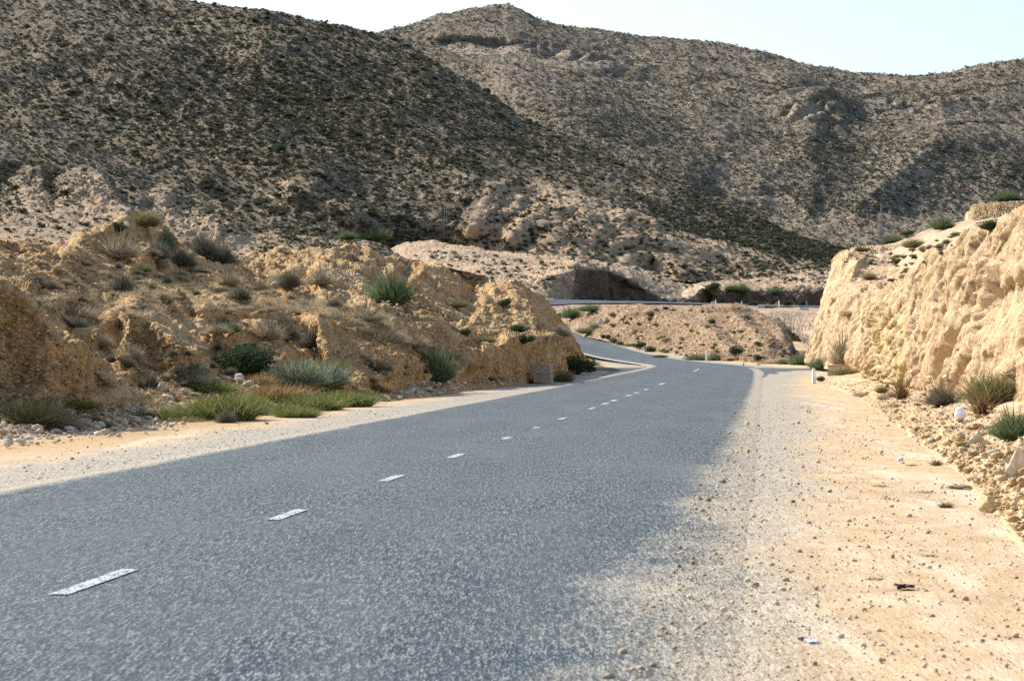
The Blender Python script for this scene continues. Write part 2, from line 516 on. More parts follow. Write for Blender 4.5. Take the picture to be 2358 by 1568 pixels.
# painted centre dashes: parts of the road
def dash_mat():
    m, nt, b = new_mat('worn_white_paint'); N = NT(nt)
    st = N.mapping((1, .35, 1))
    n = N.noise(90, 3, 0.6, st); n2 = N.noise(6, 3, .6)
    f = N.math('ADD', n, N.math('MULTIPLY', n2, .25))
    N.link(N.ramp(f, [(0.555, (.09, .11, .115)), (0.64, (.44, .47, .45)), (.78, (.60, .62, .60))]), b.inputs['Base Color'])
    return m
M['dash'] = dash_mat()
def dash_at(i0, i1, w=.065):
    ids = np.arange(i0, i1 + 1)
    c = RM[ids] + np.array([0, 0, .0375]); d = RR[ids] - RL[ids]; d /= np.linalg.norm(d, axis=1)[:, None]
    n = len(ids); ww = np.full(n, w)
    v = np.stack([c - d * ww[:, None], c + d * ww[:, None]], 1)
    return v
dash_q = [(148, 1385, 325, 1325), (603, 1207, 698, 1182), (872, 1115, 935, 1101), (1037, 1060, 1075, 1050), (1143, 1016, 1178, 1011), (1233, 991, 1258, 987),
          (1292, 970, 1312, 966), (1344, 946, 1358, 942), (1385, 934, 1396, 931), (1415, 927, 1427, 924), (1443, 915, 1454, 912), (1470, 908, 1480, 906), (1490, 900, 1499, 898), (1518, 888, 1527, 884), (1600, 860, 1609, 855)]
for (ua, va, ub, vb) in dash_q:
    ya = CAMZ * F / (va - HV); yb = CAMZ * F / (vb - HV)
    ia = int(np.abs(RM[:, 1] - ya).argmin()); ib = max(ia + 2, int(np.abs(RM[:, 1] - yb).argmin()))
    v = dash_at(ia, ib, .058 if ya < 60 else .08)
    me = make_mesh('road_marking', v, grid_faces(v.shape[0], 2), True)
    link('road_marking', me, M['dash'], road)
mu, mv = UV(RM)
for (uu, vv) in ((1510, 833), (1450, 824.5), (1417, 817), (1355, 804), (1330, 797)):
    k = np.where(RM[:, 1] > 150)[0]
    i = k[np.abs(mu[k] - uu).argmin()]
    v = dash_at(i, min(i + 6, NS - 1), .10)
    me = make_mesh('road_marking', v, grid_faces(v.shape[0], 2), True)
    link('road_marking', me, M['dash'], road)

# ------------------------------------------------------------------ the upper road beyond the bend
UR = [((1200, 706, 292), (1215, 690, 306)), ((1265, 704, 304), (1270, 691, 319)), ((1350, 700, 324), (1350, 692.5, 339)), ((1494, 699.3, 349), (1494, 695.3, 359)),
      ((1600, 701.5, 364), (1600, 698.7, 376)), ((1700, 703.5, 374), (1700, 701.2, 386)), ((1830, 707, 384), (1830, 704.2, 396)), ((1990, 712, 390), (1990, 708.5, 400))]
uL = np.array([P(*a) for a, b in UR]); uR = np.array([P(*b) for a, b in UR])
s0 = np.linspace(0, len(UR) - 1, 120)
uL = gsmooth(np.stack([np.interp(s0, np.arange(len(UR)), uL[:, i]) for i in range(3)], 1), 4, 0)
uR = gsmooth(np.stack([np.interp(s0, np.arange(len(UR)), uR[:, i]) for i in range(3)], 1), 4, 0)
t2 = np.linspace(0, 1, 12)
ub = uL[:, None] * (1 - t2)[None, :, None] + uR[:, None] * t2[None, :, None]
ub[..., 2] += .10
lat2 = np.broadcast_to(((t2 - .5) * 6.6)[None], ub.shape[:2])
upper_road = add_surface('road', ub, M['road'], {'lat': lat2, 'dust': lat2 * 0, 'sandlat': lat2 * 0 + 5})

# ------------------------------------------------------------------ terrain behind the bend
us = np.linspace(780, 2060, 820)
rows = [
    [(900, 745, 285), (1265, 724, 288), (1350, 714, 298), (1500, 713, 320), (1700, 714, 335), (1740, 722, 328), (1800, 745, 305), (1850, 790, 270), (1900, 815, 240), (2060, 820, 230)],
    [(900, 705, 305), (1230, 707, 297), (1265, 706, 302), (1350, 702, 322), (1494, 701, 347), (1600, 703, 362), (1700, 705, 372), (1830, 709, 382), (2060, 716, 390)],
    [(900, 690, 325), (1230, 691, 315), (1270, 691.5, 321), (1350, 693, 341), (1494, 696, 361), (1600, 699.5, 378), (1700, 702, 388), (1830, 705, 398), (2060, 710, 402)],
    [(900, 688, 335), (1230, 687, 326), (1322, 692, 346), (1391, 697, 367), (1449, 698, 370), (1494, 698, 373), (1550, 699, 379), (1600, 700, 392), (1625, 702, 397.5), (1700, 702, 399), (1830, 704, 408), (2060, 708, 412)],
    [(780, 680, 350), (900, 655, 360), (1200, 655, 350), (1262, 642, 345), (1315, 628, 348), (1326, 618, 349.5), (1391, 621, 369), (1449, 642, 371), (1490, 671, 374), (1548, 693, 380), (1570, 690, 392), (1600, 680, 396), (1622, 664, 399), (1700, 668, 400), (1800, 668, 410), (1900, 664, 414), (2060, 662, 416)],
    [(780, 640, 430), (880, 590, 436), (930, 564, 440), (1000, 557, 440), (1099, 571, 432), (1187, 587, 425), (1333, 600, 420), (1430, 606, 428), (1500, 625, 435), (1560, 645, 445), (1620, 643, 450), (1750, 632, 455), (1900, 615, 460), (2060, 610, 465)],
]
C = [P(us, np.interp(us, np.array(r)[:, 0], np.array(r)[:, 1]), np.interp(us, np.array(r)[:, 0], np.array(r)[:, 2])) for r in rows]
C.append(C[-1] + np.array([0, 30, -4]))
p = loft_world(C, [30, 14, 8, 40, 90, 12], 1.0, 1.0)
p = features(p, [([(1150, 665), (1170, 640), (1180, 612)], 26, 20, 3), 
                 ([(1000, 580), (1120, 600), (1220, 612), (1300, 640)], 30, 40, 1.5), ([(1160, 600), (1200, 592), (1260, 602)], 14, 16, 5),
                 ([(1570, 690), (1600, 665), (1640, 655), (1655, 690)], 25, 12, 6), ([(1750, 612), (1800, 628), (1900, 640)], 16, 22, 6), ([(1430, 640), (1520, 660), (1590, 655)], 18, 20, 5),
                 ([(1735, 735), (1790, 750), (1850, 758), (1900, 770)], 16, 16, 14), ([(1810, 800), (1826, 772), (1875, 785)], 40, 10, 14), ([(1740, 722), (1800, 722), (1860, 726)], 10, 12, 10)])
def disp_mid(q):
    w = np.clip((q[..., 2] - 6.6) / 1.5, 0.0, 1) * np.maximum(np.clip((q[..., 1] - 322) / 40, 0.12, 1), .9 * (UV(q)[0] > 1720))
    roadzone = np.exp(-((np.arange(q.shape[0]) - 37) / 9.0) ** 2)[:, None]
    w = np.maximum(w, .15) * (1 - roadzone)
    w = np.maximum(w, .55 * (UV(q)[0] > 1730) * (q[..., 1] < 345))
    gv = np.zeros(q.shape[:2]); gv[50:96] = 1
    return gv * (q[..., 1] > 340) * 1.5 * (fracture(q * np.array([1, 1, .25]), 2.6, 26) - .5) + w * (0.9 * fbm(q, 9, 5, .55, seed=21) + .35 * fbm(q, 1.6, 3, .6, seed=22, ridged=True))
p = displace(p, disp_mid)
u_, v_ = UV(p)
bare = np.clip(.30 + .5 * fbm(p, 30, 3, seed=24), 0, 1) * (v_ < 690)
nz = np.abs(normals(p)[..., 2])
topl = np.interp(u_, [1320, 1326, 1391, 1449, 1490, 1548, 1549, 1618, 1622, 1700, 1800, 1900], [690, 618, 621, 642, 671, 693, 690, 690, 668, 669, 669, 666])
clay_shade = np.clip((v_ - topl) / 3, 0, 1) * (v_ < 704) * (p[..., 1] > 340) * np.clip(1.0 + .6 * fbm(p, 6, 3, seed=25), 0, 1)  # cliff and cut faces: brown clay, painted darker to deepen their shade
add_surface('terrain', p, M['mid'], {'bare': bare, 'clay_shade': clay_shade})

# ------------------------------------------------------------------ mound inside the bend
us = np.linspace(1270, 1884, 560)
f0 = [(1270, 760, 288), (1300, 762, 282), (1345, 773, 262), (1384, 779, 252), (1450, 800, 240), (1500, 818, 230), (1560, 831, 215), (1640, 836, 200), (1740, 843, 188), (1800, 844, 182), (1884, 842, 176)]
f1 = [(1270, 735, 292), (1345, 745, 272), (1400, 755, 260), (1500, 780, 240), (1560, 790, 228), (1640, 800, 214), (1740, 812, 203), (1800, 820, 198), (1826, 832, 192), (1884, 838, 186)]
f2 = [(1270, 716, 297), (1340, 713, 290), (1400, 705, 275), (1494, 703, 262), (1600, 706, 252), (1707, 706, 246), (1734, 719, 240), (1786, 732, 232), (1803, 742, 228), (1818, 763, 222), (1824, 808, 212), (1884, 830, 200)]
C = [P(us, np.interp(us, np.array(r)[:, 0], np.array(r)[:, 1]), np.interp(us, np.array(r)[:, 0], np.array(r)[:, 2])) for r in (f0, f1, f2)]
C[0][:, 2] -= .15
C.append(C[-1] + np.array([0.6, 14, -.9])); C.append(C[-1] + np.array([.6, 12, -3.5]))
p = loft_world(C, [60, 110, 20, 10], 1.5, 1.5)
p = features(p, [([(1380, 730), (1500, 715), (1600, 745), (1700, 800)], 40, 30, 7), ([(1560, 722), (1680, 712), (1740, 770), (1800, 815)], 60, 40, 8),
                 ([(1400, 760), (1480, 770), (1560, 800)], 30, 30, 5), ([(1620, 770), (1660, 790), (1740, 810)], 14, 14, 4), ([(1640, 828), (1700, 822), (1770, 836)], 10, 12, 4), ([(1720, 725), (1790, 750), (1817, 800)], 40, 18, 6)])
def disp_mound(q):
    r = np.clip(np.arange(q.shape[0]) / 12.0, 0, 1)[:, None]
    return r * (.55 * fbm(q, 5, 4, .55, seed=31) + .16 * fbm(q, .8, 3, .6, seed=32, ridged=True))
p = displace(p, disp_mound)
add_surface('mound', p, M['mound'])

# ------------------------------------------------------------------ earth bank beside the road
BT = {
 -140: [(1046, 32.5), (905, 35), (690, 42), (620, 54), (557, 64)],
 0:    [(1024, 36), (885, 39), (676, 46), (612, 60), (556, 70)],
 150:  [(1010, 39), (895, 43), (735, 52), (628, 65), (568, 78)],
 225:  [(1000, 41), (890, 45), (725, 56), (615, 70), (532, 82)],
 300:  [(992, 43), (885, 47), (705, 58), (600, 74), (508, 86)],
 345:  [(988, 44.5), (880, 49), (705, 60), (600, 76), (518, 87)],
 400:  [(984, 46), (875, 50), (705, 62), (625, 78), (560, 89)],
 470:  [(975, 48), (865, 53), (705, 64), (640, 80), (578, 93)],
 560:  [(965, 51), (862, 56), (715, 68), (650, 84), (590, 100)],
 610:  [(960, 52), (860, 58), (730, 69), (655, 86), (600, 104)],
 640:  [(957, 53), (860, 59), (735, 70), (650, 88), (577, 108)],
 690:  [(953, 54.5), (860, 61), (735, 72), (650, 90), (592, 110)],
 760:  [(947, 56.5), (862, 63), (735, 74), (645, 94), (572, 114)],
 830:  [(932, 60.5), (858, 66), (740, 77), (655, 98), (572, 119)],
 880:  [(922, 64), (855, 69), (745, 80), (670, 100), (598, 121)],
 940:  [(908, 69), (850, 73), (755, 84), (680, 104), (601, 125)],
 1010: [(898, 75), (845, 79), (765, 90), (695, 110), (607, 131)],
 1085: [(886, 84), (842, 87), (785, 96), (720, 118), (662, 136)],
 1140: [(881, 90), (845, 92), (790, 99), (725, 120), (652, 141)],
 1190: [(877, 96), (848, 98), (788, 103), (735, 122), (651, 145)],
 1230: [(873, 101), (846, 103), (786, 108), (745, 124), (667, 148)],
 1270: [(866, 112), (845, 114), (790, 118), (765, 132), (712, 151)],
 1300: [(859, 125), (845, 127), (806, 130), (795, 138), (770, 154)],
 1325: [(852, 140), (847, 141), (836, 143), (826, 147), (815, 156)],
 1342: [(850, 150), (849, 151), (848, 152), (847, 153), (846, 157)]}
ku = np.array(sorted(BT)); us = np.linspace(-140, 1342, 1500)
toe_u = [-140, 0, 150, 300, 400, 520, 640, 760, 900, 1010, 1085, 1140, 1190, 1342]
toe_v = np.interp(us, toe_u, [965, 958, 948, 938, 928, 908, 898, 896, 888, 876, 872, 874, 873, 849])
footY = np.interp(us, ku, [BT[k][0][1] for k in ku])
toe_d = np.interp(us, toe_u, [7.5, 8, 8.5, 9, 9, 9, 9, 8.5, 7.5, 6.5, 4.5, 2.0, .8, .2])
C = []
for r in range(5):
    vv = np.interp(us, ku, [BT[k][r][0] for k in ku]); YY = np.interp(us, ku, [BT[k][r][1] for k in ku])
    if r: YY = YY + toe_d * (.95, .75, .4, .2)[r - 1]
    if r == 1: vv = np.minimum(vv, toe_v - 18 * np.clip(toe_d / 4, .1, 1))
    C.append(P(us, vv, YY))
    if r == 0: C.append(P(us, toe_v, footY + toe_d * .93))
C[0][:, 2] -= .25
C.append(C[-1] + np.array([1.5, 10, -1.6])); C.append(C[-1] + np.array([3, 14, -4.0]))
p = loft_world(C, [60, 90, 190, 110, 110, 22, 10], 1.6, 2.0)
bank_ridges = [
 ([(-160, 655), (0, 668), (55, 684), (100, 735), (170, 815), (230, 880)], 150, 40, 11),
 ([(275, 716), (335, 730), (400, 785), (480, 850)], 80, 30, 6.0),
 ([(190, 790), (232, 745), (282, 718)], 45, 30, 2.5),
 ([(470, 790), (540, 765), (600, 752), (650, 790), (690, 840)], 70, 26, 4.0),
 ([(690, 745), (747, 722), (790, 716), (868, 750), (948, 816), (1005, 875)], 165, 18, 9),
 ([(700, 640), (747, 622), (816, 634), (851, 662), (886, 690), (938, 710), (990, 738), (1059, 773), (1129, 828), (1180, 862)], 75, 26, 9.0),
 ([(590, 612), (638, 582), (690, 612)], 30, 25, 4),
 ([(650, 640), (700, 588), (760, 578), (820, 612), (850, 655)], 50, 30, 6),
 ([(820, 640), (850, 585), (890, 600), (930, 640)], 36, 20, 5),
 ([(930, 668), (975, 622), (1008, 612), (1050, 642), (1092, 672)], 60, 20, 7),
 ([(1040, 775), (1075, 755), (1114, 712), (1122, 672)], 60, 34, 7),
 ([(1110, 668), (1160, 655), (1200, 680), (1262, 760)], 50, 18, 5),
 ([(1090, 800), (1130, 790), (1165, 785), (1210, 790), (1250, 778), (1290, 775), (1322, 825)], 100, 10, 8.5),
 ([(100, 650), (160, 580), (200, 548), (285, 514), (345, 528), (395, 610)], 85, 30, 7),
 ([(386, 566), (450, 586), (520, 625), (600, 660)], 44, 18, 5),
 ([(-150, 570), (0, 560), (42, 560), (110, 592), (190, 645)], 75, 20, 6),
 ([(60, 700), (200, 676), (330, 690), (450, 700)], 30, 40, 3),
 ([(430, 720), (520, 705), (640, 720), (740, 712)], 36, 30, 4),
 ([(560, 640), (640, 655), (700, 690)], 26, 26, 3),
 ([(240, 880), (330, 850), (420, 885)], 40, 40, 2.0),
 ([(950, 850), (1050, 820), (1100, 865)], 34, 22, 3.0),
]
p = features(p, [(a_, b_ * 1.45, c_ * 1.1, d_ * .95) for a_, b_, c_, d_ in bank_ridges], 1.4, 550)
def disp_bank(q):
    r = np.clip((np.arange(q.shape[0]) - 25) / 60.0, 0.18, 1)[:, None]
    a = .34 * fbm(q, 2.6, 4, .55, seed=41) + .24 * fbm(q, .9, 4, .62, seed=42) + .30 * fbm(q * np.array([1, .28, .28]), .7, 4, .6, seed=84) + .22 * fracture(q, 1.3, 87) * np.clip(2.0 * fbm(q, 6, 2, seed=85), 0, 1)
    b = .12 * fbm(q, .26, 3, .65, seed=43)
    return r * (a + b)
p = displace(p, disp_bank)
add_surface('embankment', p, M['bank'])
BANK = p

# ------------------------------------------------------------------ cut bluffs across the road
def control(G, nr, nc, sv=2.0, su=2.0, extra=True):
    """G: rows of equally many (u,v,Y); rows run from foot to top"""
    G = np.array([[P(*c) if len(c) == 3 else np.array(c[1:], float) for c in r] for r in G])
    R_, Cn = G.shape[:2]
    seg = np.linalg.norm(np.diff(G, axis=1), axis=2).mean(0); sc = np.r_[0, np.cumsum(seg)]; sc /= sc[-1]
    tc = np.linspace(0, 1, nc)
    rows_ = [np.stack([np.interp(tc, sc, G[r, :, i]) for i in range(3)], 1) for r in range(R_)]
    return loft_world(rows_, nr, sv, su)

# far bluff
G = [
 [(1862, 846, 150), (1872, 848, 146), (1900, 850, 140), (1940, 853, 130), (1980, 856, 122), (2040, 860, 115), (2100, 862, 112)],
 [(1866, 815, 152), (1878, 800, 147), (1905, 800, 141), (1940, 800, 132), (1980, 800, 125), (2040, 800, 118), (2100, 800, 115)],
 [(1880, 745, 155), (1890, 730, 149), (1912, 715, 143), (1945, 700, 136), (1985, 700, 131), (2040, 700, 124), (2100, 690, 120)],
 [(1902, 665, 160), (1908, 655, 153), (1930, 640, 148), (1955, 630, 145), (1995, 640, 142), (2040, 655, 138), (2100, 640, 134)],
 [(1924, 610, 165), (1930, 602, 158), (1945, 592, 154), (1962, 585, 154), (2000, 600, 152), (2050, 610, 150), (2110, 605, 148)],
 [(1926, 600, 176), (1940, 590, 172), (1955, 582, 168), (1970, 576, 166), (2010, 572, 170), (2060, 566, 174), (2115, 558, 178)]]
p = control(G, [60, 80, 80, 60, 40], 340, 2.5, 3)
back = p[-1] + np.array([6, 30, -3]); p = np.concatenate([p, back[None]], 0)
p = features(p, [([(1925, 640), (1940, 590), (1962, 578)], 16, 16, 3), ([(1958, 650), (1975, 600), (2000, 588)], 14, 18, 3), ([(1960, 840), (1985, 800), (2005, 760)], 40, 20, 2)])
def disp_bluff(q):
    s = q.copy(); s[..., 2] *= .42
    r = np.clip(np.arange(q.shape[0]) / 14.0, 0.1, 1)[:, None]
    a = .50 * fbm(s, 3.2, 4, .55, seed=51) + .55 * np.minimum(fbm(s, .8, 4, .62, seed=52), .08)
    t = np.stack([q[..., 0] * .8, q[..., 1] * .8 + q[..., 2] * .85, q[..., 2] * .34], -1)
    m = np.clip(.55 + 1.6 * fbm(q, 7, 2, seed=54), .15, 1)
    return r * (a * .8 + m * .36 * fracture(t, 1.2, 80) + m * .22 * fbm(t, .5, 3, .6, seed=81) - 1.5 * np.clip(fbm(q, 1.7, 3, seed=63) - .31, 0, .3) + .05 * fbm(q, .25, 2, .6, seed=53))
p = displace(p, disp_bluff)
add_surface('bluff', p, M['bluff'], {'bare': np.zeros(p.shape[:2])})

# slope that climbs behind both bluffs up to the stone wall
us = np.linspace(1925, 2700, 420)
rows = [[(1925, 640, 160), (1965, 625, 160), (2044, 690, 130), (2119, 640, 118), (2161, 605, 108), (2244, 560, 92), (2320, 540, 80), (2400, 480, 75), (2700, 380, 70)],
        [(1925, 592, 170), (1965, 582, 172), (2060, 572, 168), (2119, 575, 150), (2161, 560, 140), (2244, 530, 130), (2320, 520, 120), (2400, 460, 110), (2700, 360, 100)],
        [(1925, 585, 178), (1965, 576, 182), (2060, 562, 188), (2150, 524, 190), (2235, 505, 188), (2300, 500, 186), (2400, 480, 182), (2700, 400, 160)]]
C = [P(us, np.interp(us, np.array(r)[:, 0], np.array(r)[:, 1]), np.interp(us, np.array(r)[:, 0], np.array(r)[:, 2])) for r in rows]
C.append(C[-1] + np.array([4, 25, -2.5]))
p = loft_world(C, [80, 80, 14], 2, 2)
p = displace(p, lambda q: .30 * fbm(q, 5, 4, .55, seed=61) + .08 * fbm(q, .7, 3, .6, seed=62))
M['slope'] = soil_mat('slope_soil', ((.32, .22, .125), (.46, .34, .21), (.56, .43, .28)), 5.0, .6, stone=((.60, .52, .42), 2.2, .8))
add_surface('slope', p, M['slope'])

# near bluff
G = [
 [(2014, 866, 112), (2016, 866, 97), (2050, 884, 84), (2086, 896, 74), (2160, 915, 60), (2250, 930, 50), (2358, 960, 41), (2470, 1000, 34), (2700, 1060, 28), (0, 8.2, 8, -.3), (0, 10.5, -14, -.3)],
 [(2013, 840, 112), (2013, 838, 97.5), (2048, 845, 85), (2086, 856, 76), (2160, 870, 62), (2250, 870, 52), (2358, 860, 43.5), (2470, 860, 36.5), (2700, 860, 31), (0, 8.8, 8, 1.0), (0, 11, -14, .8)],
 [(2012, 780, 112), (2011, 780, 98), (2046, 775, 87), (2095, 770, 79), (2165, 765, 66), (2250, 745, 56), (2358, 720, 48), (2470, 700, 41), (2700, 660, 35), (0, 9.9, 9, 2.3), (0, 12, -14, 1.8)],
 [(2012, 735, 112), (2011, 728, 98.5), (2044, 700, 90), (2105, 680, 82), (2165, 655, 70), (2250, 625, 60), (2358, 590, 51), (2470, 540, 44), (2700, 480, 38), (0, 11.0, 10, 3.4), (0, 13, -14, 2.8)],
 [(2018, 716, 112), (2016, 706, 99.5), (2044, 681, 93), (2119, 631, 86), (2161, 593, 77), (2244, 547, 66), (2340, 512, 55), (2440, 440, 49), (2700, 360, 43), (0, 12.3, 12, 4.4), (0, 14.2, -14, 3.6)],
 [(2030, 712, 118), (2030, 700, 110), (2056, 672, 106), (2135, 626, 98), (2175, 592, 90), (2260, 548, 78), (2355, 508, 66), (2455, 440, 58), (2715, 360, 52), (0, 16, 14, 4.7), (0, 18, -14, 3.8)]]
p = control(G, [70, 130, 130, 110, 30], 1400, 2.5, 3.0)
p = np.concatenate([p, (p[-1] + np.array([6, 8, -.6]))[None], (p[-1] + np.array([30, 12, -1.0]))[None], (p[-1] + np.array([60, 14, -8.0]))[None]], 0)
p = features(p, [([(2240, 830), (2300, 780), (2358, 730), (2420, 700)], 60, 30, 2.2), ([(2255, 905), (2300, 860), (2358, 835), (2420, 820)], 60, 24, 2.0),
                 ([(2075, 880), (2110, 790), (2150, 720)], 50, 40, 3.0), ([(2140, 890), (2190, 800), (2260, 700)], 45, 40, 2.5),
                 ([(2026, 860), (2028, 790), (2035, 740)], 26, 16, 3.0), ([(2040, 760), (2060, 720), (2100, 690)], 22, 22, 2.2), ([(2290, 680), (2330, 640), (2380, 620)], 26, 30, 1.8)])
def disp_bluff2(q):
    s = q.copy(); s[..., 2] *= .45
    uu, vv = UV(q)
    r = np.clip(np.arange(q.shape[0]) / 16.0, 0.1, 1)[:, None]
    chunky = np.clip(1 - np.abs(uu - 2045) / 60, 0, 1) * np.clip((vv - 690) / 30, 0, 1)
    a = .34 * fbm(s, 2.2, 4, .55, seed=55) + .46 * np.minimum(fbm(s, .5, 4, .65, seed=56), .06)
    c = .38 * np.abs(fbm(q, .8, 3, .5, seed=58)) 
    t = np.stack([q[..., 0] * .8, q[..., 1] * .8 + q[..., 2] * .85, q[..., 2] * .34], -1)
    m = np.clip(.5 + 1.8 * fbm(q, 5, 2, seed=59) + .5 * np.clip((720 - vv) / 90, 0, 1) + chunky, .12, 1.2)
    return r * (a * .8 + chunky * (c + .35 * fracture(q, .7, 82)) + m * .30 * fracture(t, .85, 83) + m * .17 * fbm(t, .34, 3, .62, seed=60) - 1.3 * np.clip(fbm(q, 1.3, 3, seed=64) - .29, 0, .3) + .03 * fbm(q, .15, 2, .6, seed=57))
p = displace(p, disp_bluff2)
u_, v_ = UV(p)
bare = np.clip(1.1 - np.abs(u_ - 2045) / 70, 0, 1) * np.clip((v_ - 660) / 60, 0, 1) * (p[..., 1] > 40)
add_surface('bluff', p, M['bluff'], {'bare': bare})

# talus apron under the near bluff
us = np.linspace(1900, 4200, 900)
rows = [[(1900, 886, 92), (1960, 905, 77), (2020, 945, 56), (2100, 1008, 39), (2200, 1082, 28.5), (2280, 1170, 21.8), (2358, 1262, 17.4), (2760, 1500, 11.5), (3400, 1900, 8), (4200, 2700, 5)],
        [(1900, 878, 98), (1960, 890, 86), (2020, 915, 66), (2100, 960, 47), (2200, 1020, 34), (2280, 1090, 26), (2358, 1150, 21), (2760, 1300, 14), (3400, 1480, 10), (4200, 1700, 7.5)],
        [(1900, 872, 104), (1960, 878, 93), (2020, 882, 85), (2100, 896, 70), (2200, 915, 54), (2280, 930, 45), (2358, 950, 38), (2760, 1000, 27), (3400, 1080, 17), (4200, 1150, 12)]]
C = [P(us, np.interp(us, np.array(r)[:, 0], np.array(r)[:, 1]), np.interp(us, np.array(r)[:, 0], np.array(r)[:, 2])) for r in rows]
C[0][:, 2] -= .06
C.append(C[-1] + np.array([3.5, 6, .5]))
p = loft_world(C, [90, 110, 14], 2, 2)
def disp_talus(q):
    r = np.clip(np.arange(q.shape[0]) / 25.0, 0.0, 1)[:, None]
    return r * (.12 * fbm(q, 1.2, 4, .6, seed=71) + .05 * fbm(q, .25, 3, .6, seed=72, ridged=True))
p = displace(p, disp_talus)
M['talus'] = soil_mat('talus_soil', ((.42, .27, .135), (.56, .40, .225), (.66, .52, .33)), 1.2, .8, stone=((.66, .56, .40), 14.0, .7))
add_surface('talus', p, M['talus'])

# ------------------------------------------------------------------ hills
# spur in front of the big hill
us = np.linspace(-220, 1130, 900)
rows = [[(-220, 640, 270), (0, 630, 275), (300, 620, 280), (560, 612, 290), (700, 602, 300), (850, 592, 310), (960, 600, 325), (1130, 640, 335)],
        [(-220, 520, 300), (0, 530, 305), (140, 540, 305), (300, 560, 305), (450, 585, 305), (580, 590, 310), (700, 585, 318), (850, 586, 328), (930, 640, 338), (1000, 720, 340), (1130, 840, 345)],
        [(-220, 380, 340), (0, 400, 345), (140, 400, 345), (300, 440, 340), (450, 500, 335), (580, 548, 335), (700, 556, 338), (850, 568, 345), (930, 620, 350), (1000, 700, 352), (1130, 820, 355)],
        [(-220, 180, 400), (0, 236, 400), (100, 270, 398), (200, 330, 395), (350, 410, 390), (450, 450, 385), (600, 520, 375), (700, 543, 375), (820, 555, 385), (880, 566, 392), (930, 600, 398), (1000, 680, 405), (1130, 800, 410)]]
C = [P(us, np.interp(us, np.array(r)[:, 0], np.array(r)[:, 1]), np.interp(us, np.array(r)[:, 0], np.array(r)[:, 2])) for r in rows]
C.append(C[-1] + np.array([6, 25, -6]))
p = loft_world(C, [50, 90, 110, 16], 2, 3)
spur_r = [([(140, 470), (165, 420), (190, 405), (240, 440), (280, 480), (310, 500)], 80, 26, 10), ([(20, 440), (50, 412), (85, 410), (110, 450)], 60, 20, 7),
          ([(345, 470), (362, 436), (420, 466), (500, 512), (580, 560)], 60, 18, 11), ([(230, 400), (300, 440), (355, 480)], 40, 20, 10),
          ([(560, 552), (700, 552), (800, 558), (900, 566)], 26, 12, 10), ([(0, 245), (120, 290), (250, 370), (400, 440)], 40, 60, 10),
          ([(420, 452), (520, 500), (640, 535)], 20, 30, 8), ([(-200, 300), (-60, 350), (60, 400)], 60, 50, 14)]
p = features(p, [(a_, b_ * 1.25, c_ * 1.25, d_ * 0.7) for a_, b_, c_, d_ in spur_r])
BS = [(200, 455, 70, 70, 1), (380, 480, 40, 50, 1), (470, 530, 90, 45, 1), (70, 440, 40, 50, .8)]
p = displace(p, lambda q: blob(*UV(q), BS) * (1.2 * fbm(q * np.array([1, .3, .35]), 4.5, 5, .65, seed=113, ridged=True) + .4 * fracture(q * np.array([1, 1, .4]), 2, 114)) + 1.7 * fbm(q, 26, 5, .5, seed=81) + .45 * fbm(q, 4, 4, .6, seed=82, ridged=True))
u_, v_ = UV(p)
def bg_(u, v, cu, cv, ru, rv): return np.exp(-((u - cu) / ru) ** 2 - ((v - cv) / rv) ** 2)
def tanzone(u, v):
    top = np.interp(u, [1040, 1075, 1100, 1150, 1250, 1340, 1450, 1600, 1750, 1950], [640, 560, 455, 418, 412, 428, 462, 530, 572, 600])
    return np.clip((v - top) / 22, 0, 1)
bare = blob(u_, v_, [(70, 445, 38, 55, 1), (200, 455, 60, 75, 1), (250, 490, 60, 40, .9), (380, 480, 28, 50, 1), (460, 540, 70, 42, 1), (545, 570, 50, 30, 1), (300, 370, 90, 22, .6), (400, 430, 80, 14, .6), (650, 530, 100, 16, .45), (300, 560, 160, 28, .7), (900, 580, 150, 26, .7), (150, 560, 130, 20, .7)])
bare = np.maximum(bare, np.clip((v_ - 340) / 300, 0, .58))
add_surface('hill', p, M['hill'], {'bare': bare})
SPUR = p

# the big hill
us = np.linspace(-260, 2090, 1300)
ridge = [(-260, -90, 585), (0, -60, 582.086), (300, -22, 578.724), (480, 0, 576.707), (600, 10, 575.362), (700, 28, 574.241), (800, 50, 573.121), (870, 66, 572.336), (915, 76, 570.8), (960, 96, 567.2), (1000, 125, 564), (1060, 162, 559.2), (1130, 207, 553.6),
         (1200, 250, 548), (1290, 286, 540.8), (1360, 322, 535.2), (1450, 370, 528), (1560, 420, 518.32), (1700, 490, 506), (1780, 530, 500), (1870, 570, 493.25), (1940, 595, 488), (2090, 622, 484)]
rows = [[(-260, 600, 412), (700, 600, 417), (900, 605, 440), (1000, 600, 444), (1099, 605, 438), (1187, 612, 432), (1333, 622, 426), (1430, 630, 432), (1500, 650, 438), (1560, 665, 430), (1750, 650, 440), (1900, 635, 445), (2090, 640, 450)],
        [(-260, 440, 452), (400, 470, 448), (800, 490, 448), (1000, 510, 446), (1100, 530, 443), (1187, 540, 442), (1333, 548, 444), (1500, 575, 448), (1700, 600, 452), (1900, 618, 462), (2090, 630, 468)],
        [(-260, 200, 515), (400, 240, 508), (800, 280, 502), (1000, 330, 494), (1150, 380, 486), (1333, 430, 482), (1500, 490, 478), (1700, 550, 474), (1900, 602, 472), (2090, 625, 474)],
        ridge]
C = [P(us, np.interp(us, np.array(r)[:, 0], np.array(r)[:, 1]), np.interp(us, np.array(r)[:, 0], np.array(r)[:, 2])) for r in rows]
C.append(C[-1] + np.array([10, 60, -6])); C.append(C[-1] + np.array([20, 80, -40]))
p = loft_world(C, [80, 130, 150, 20, 10], 3, 4)
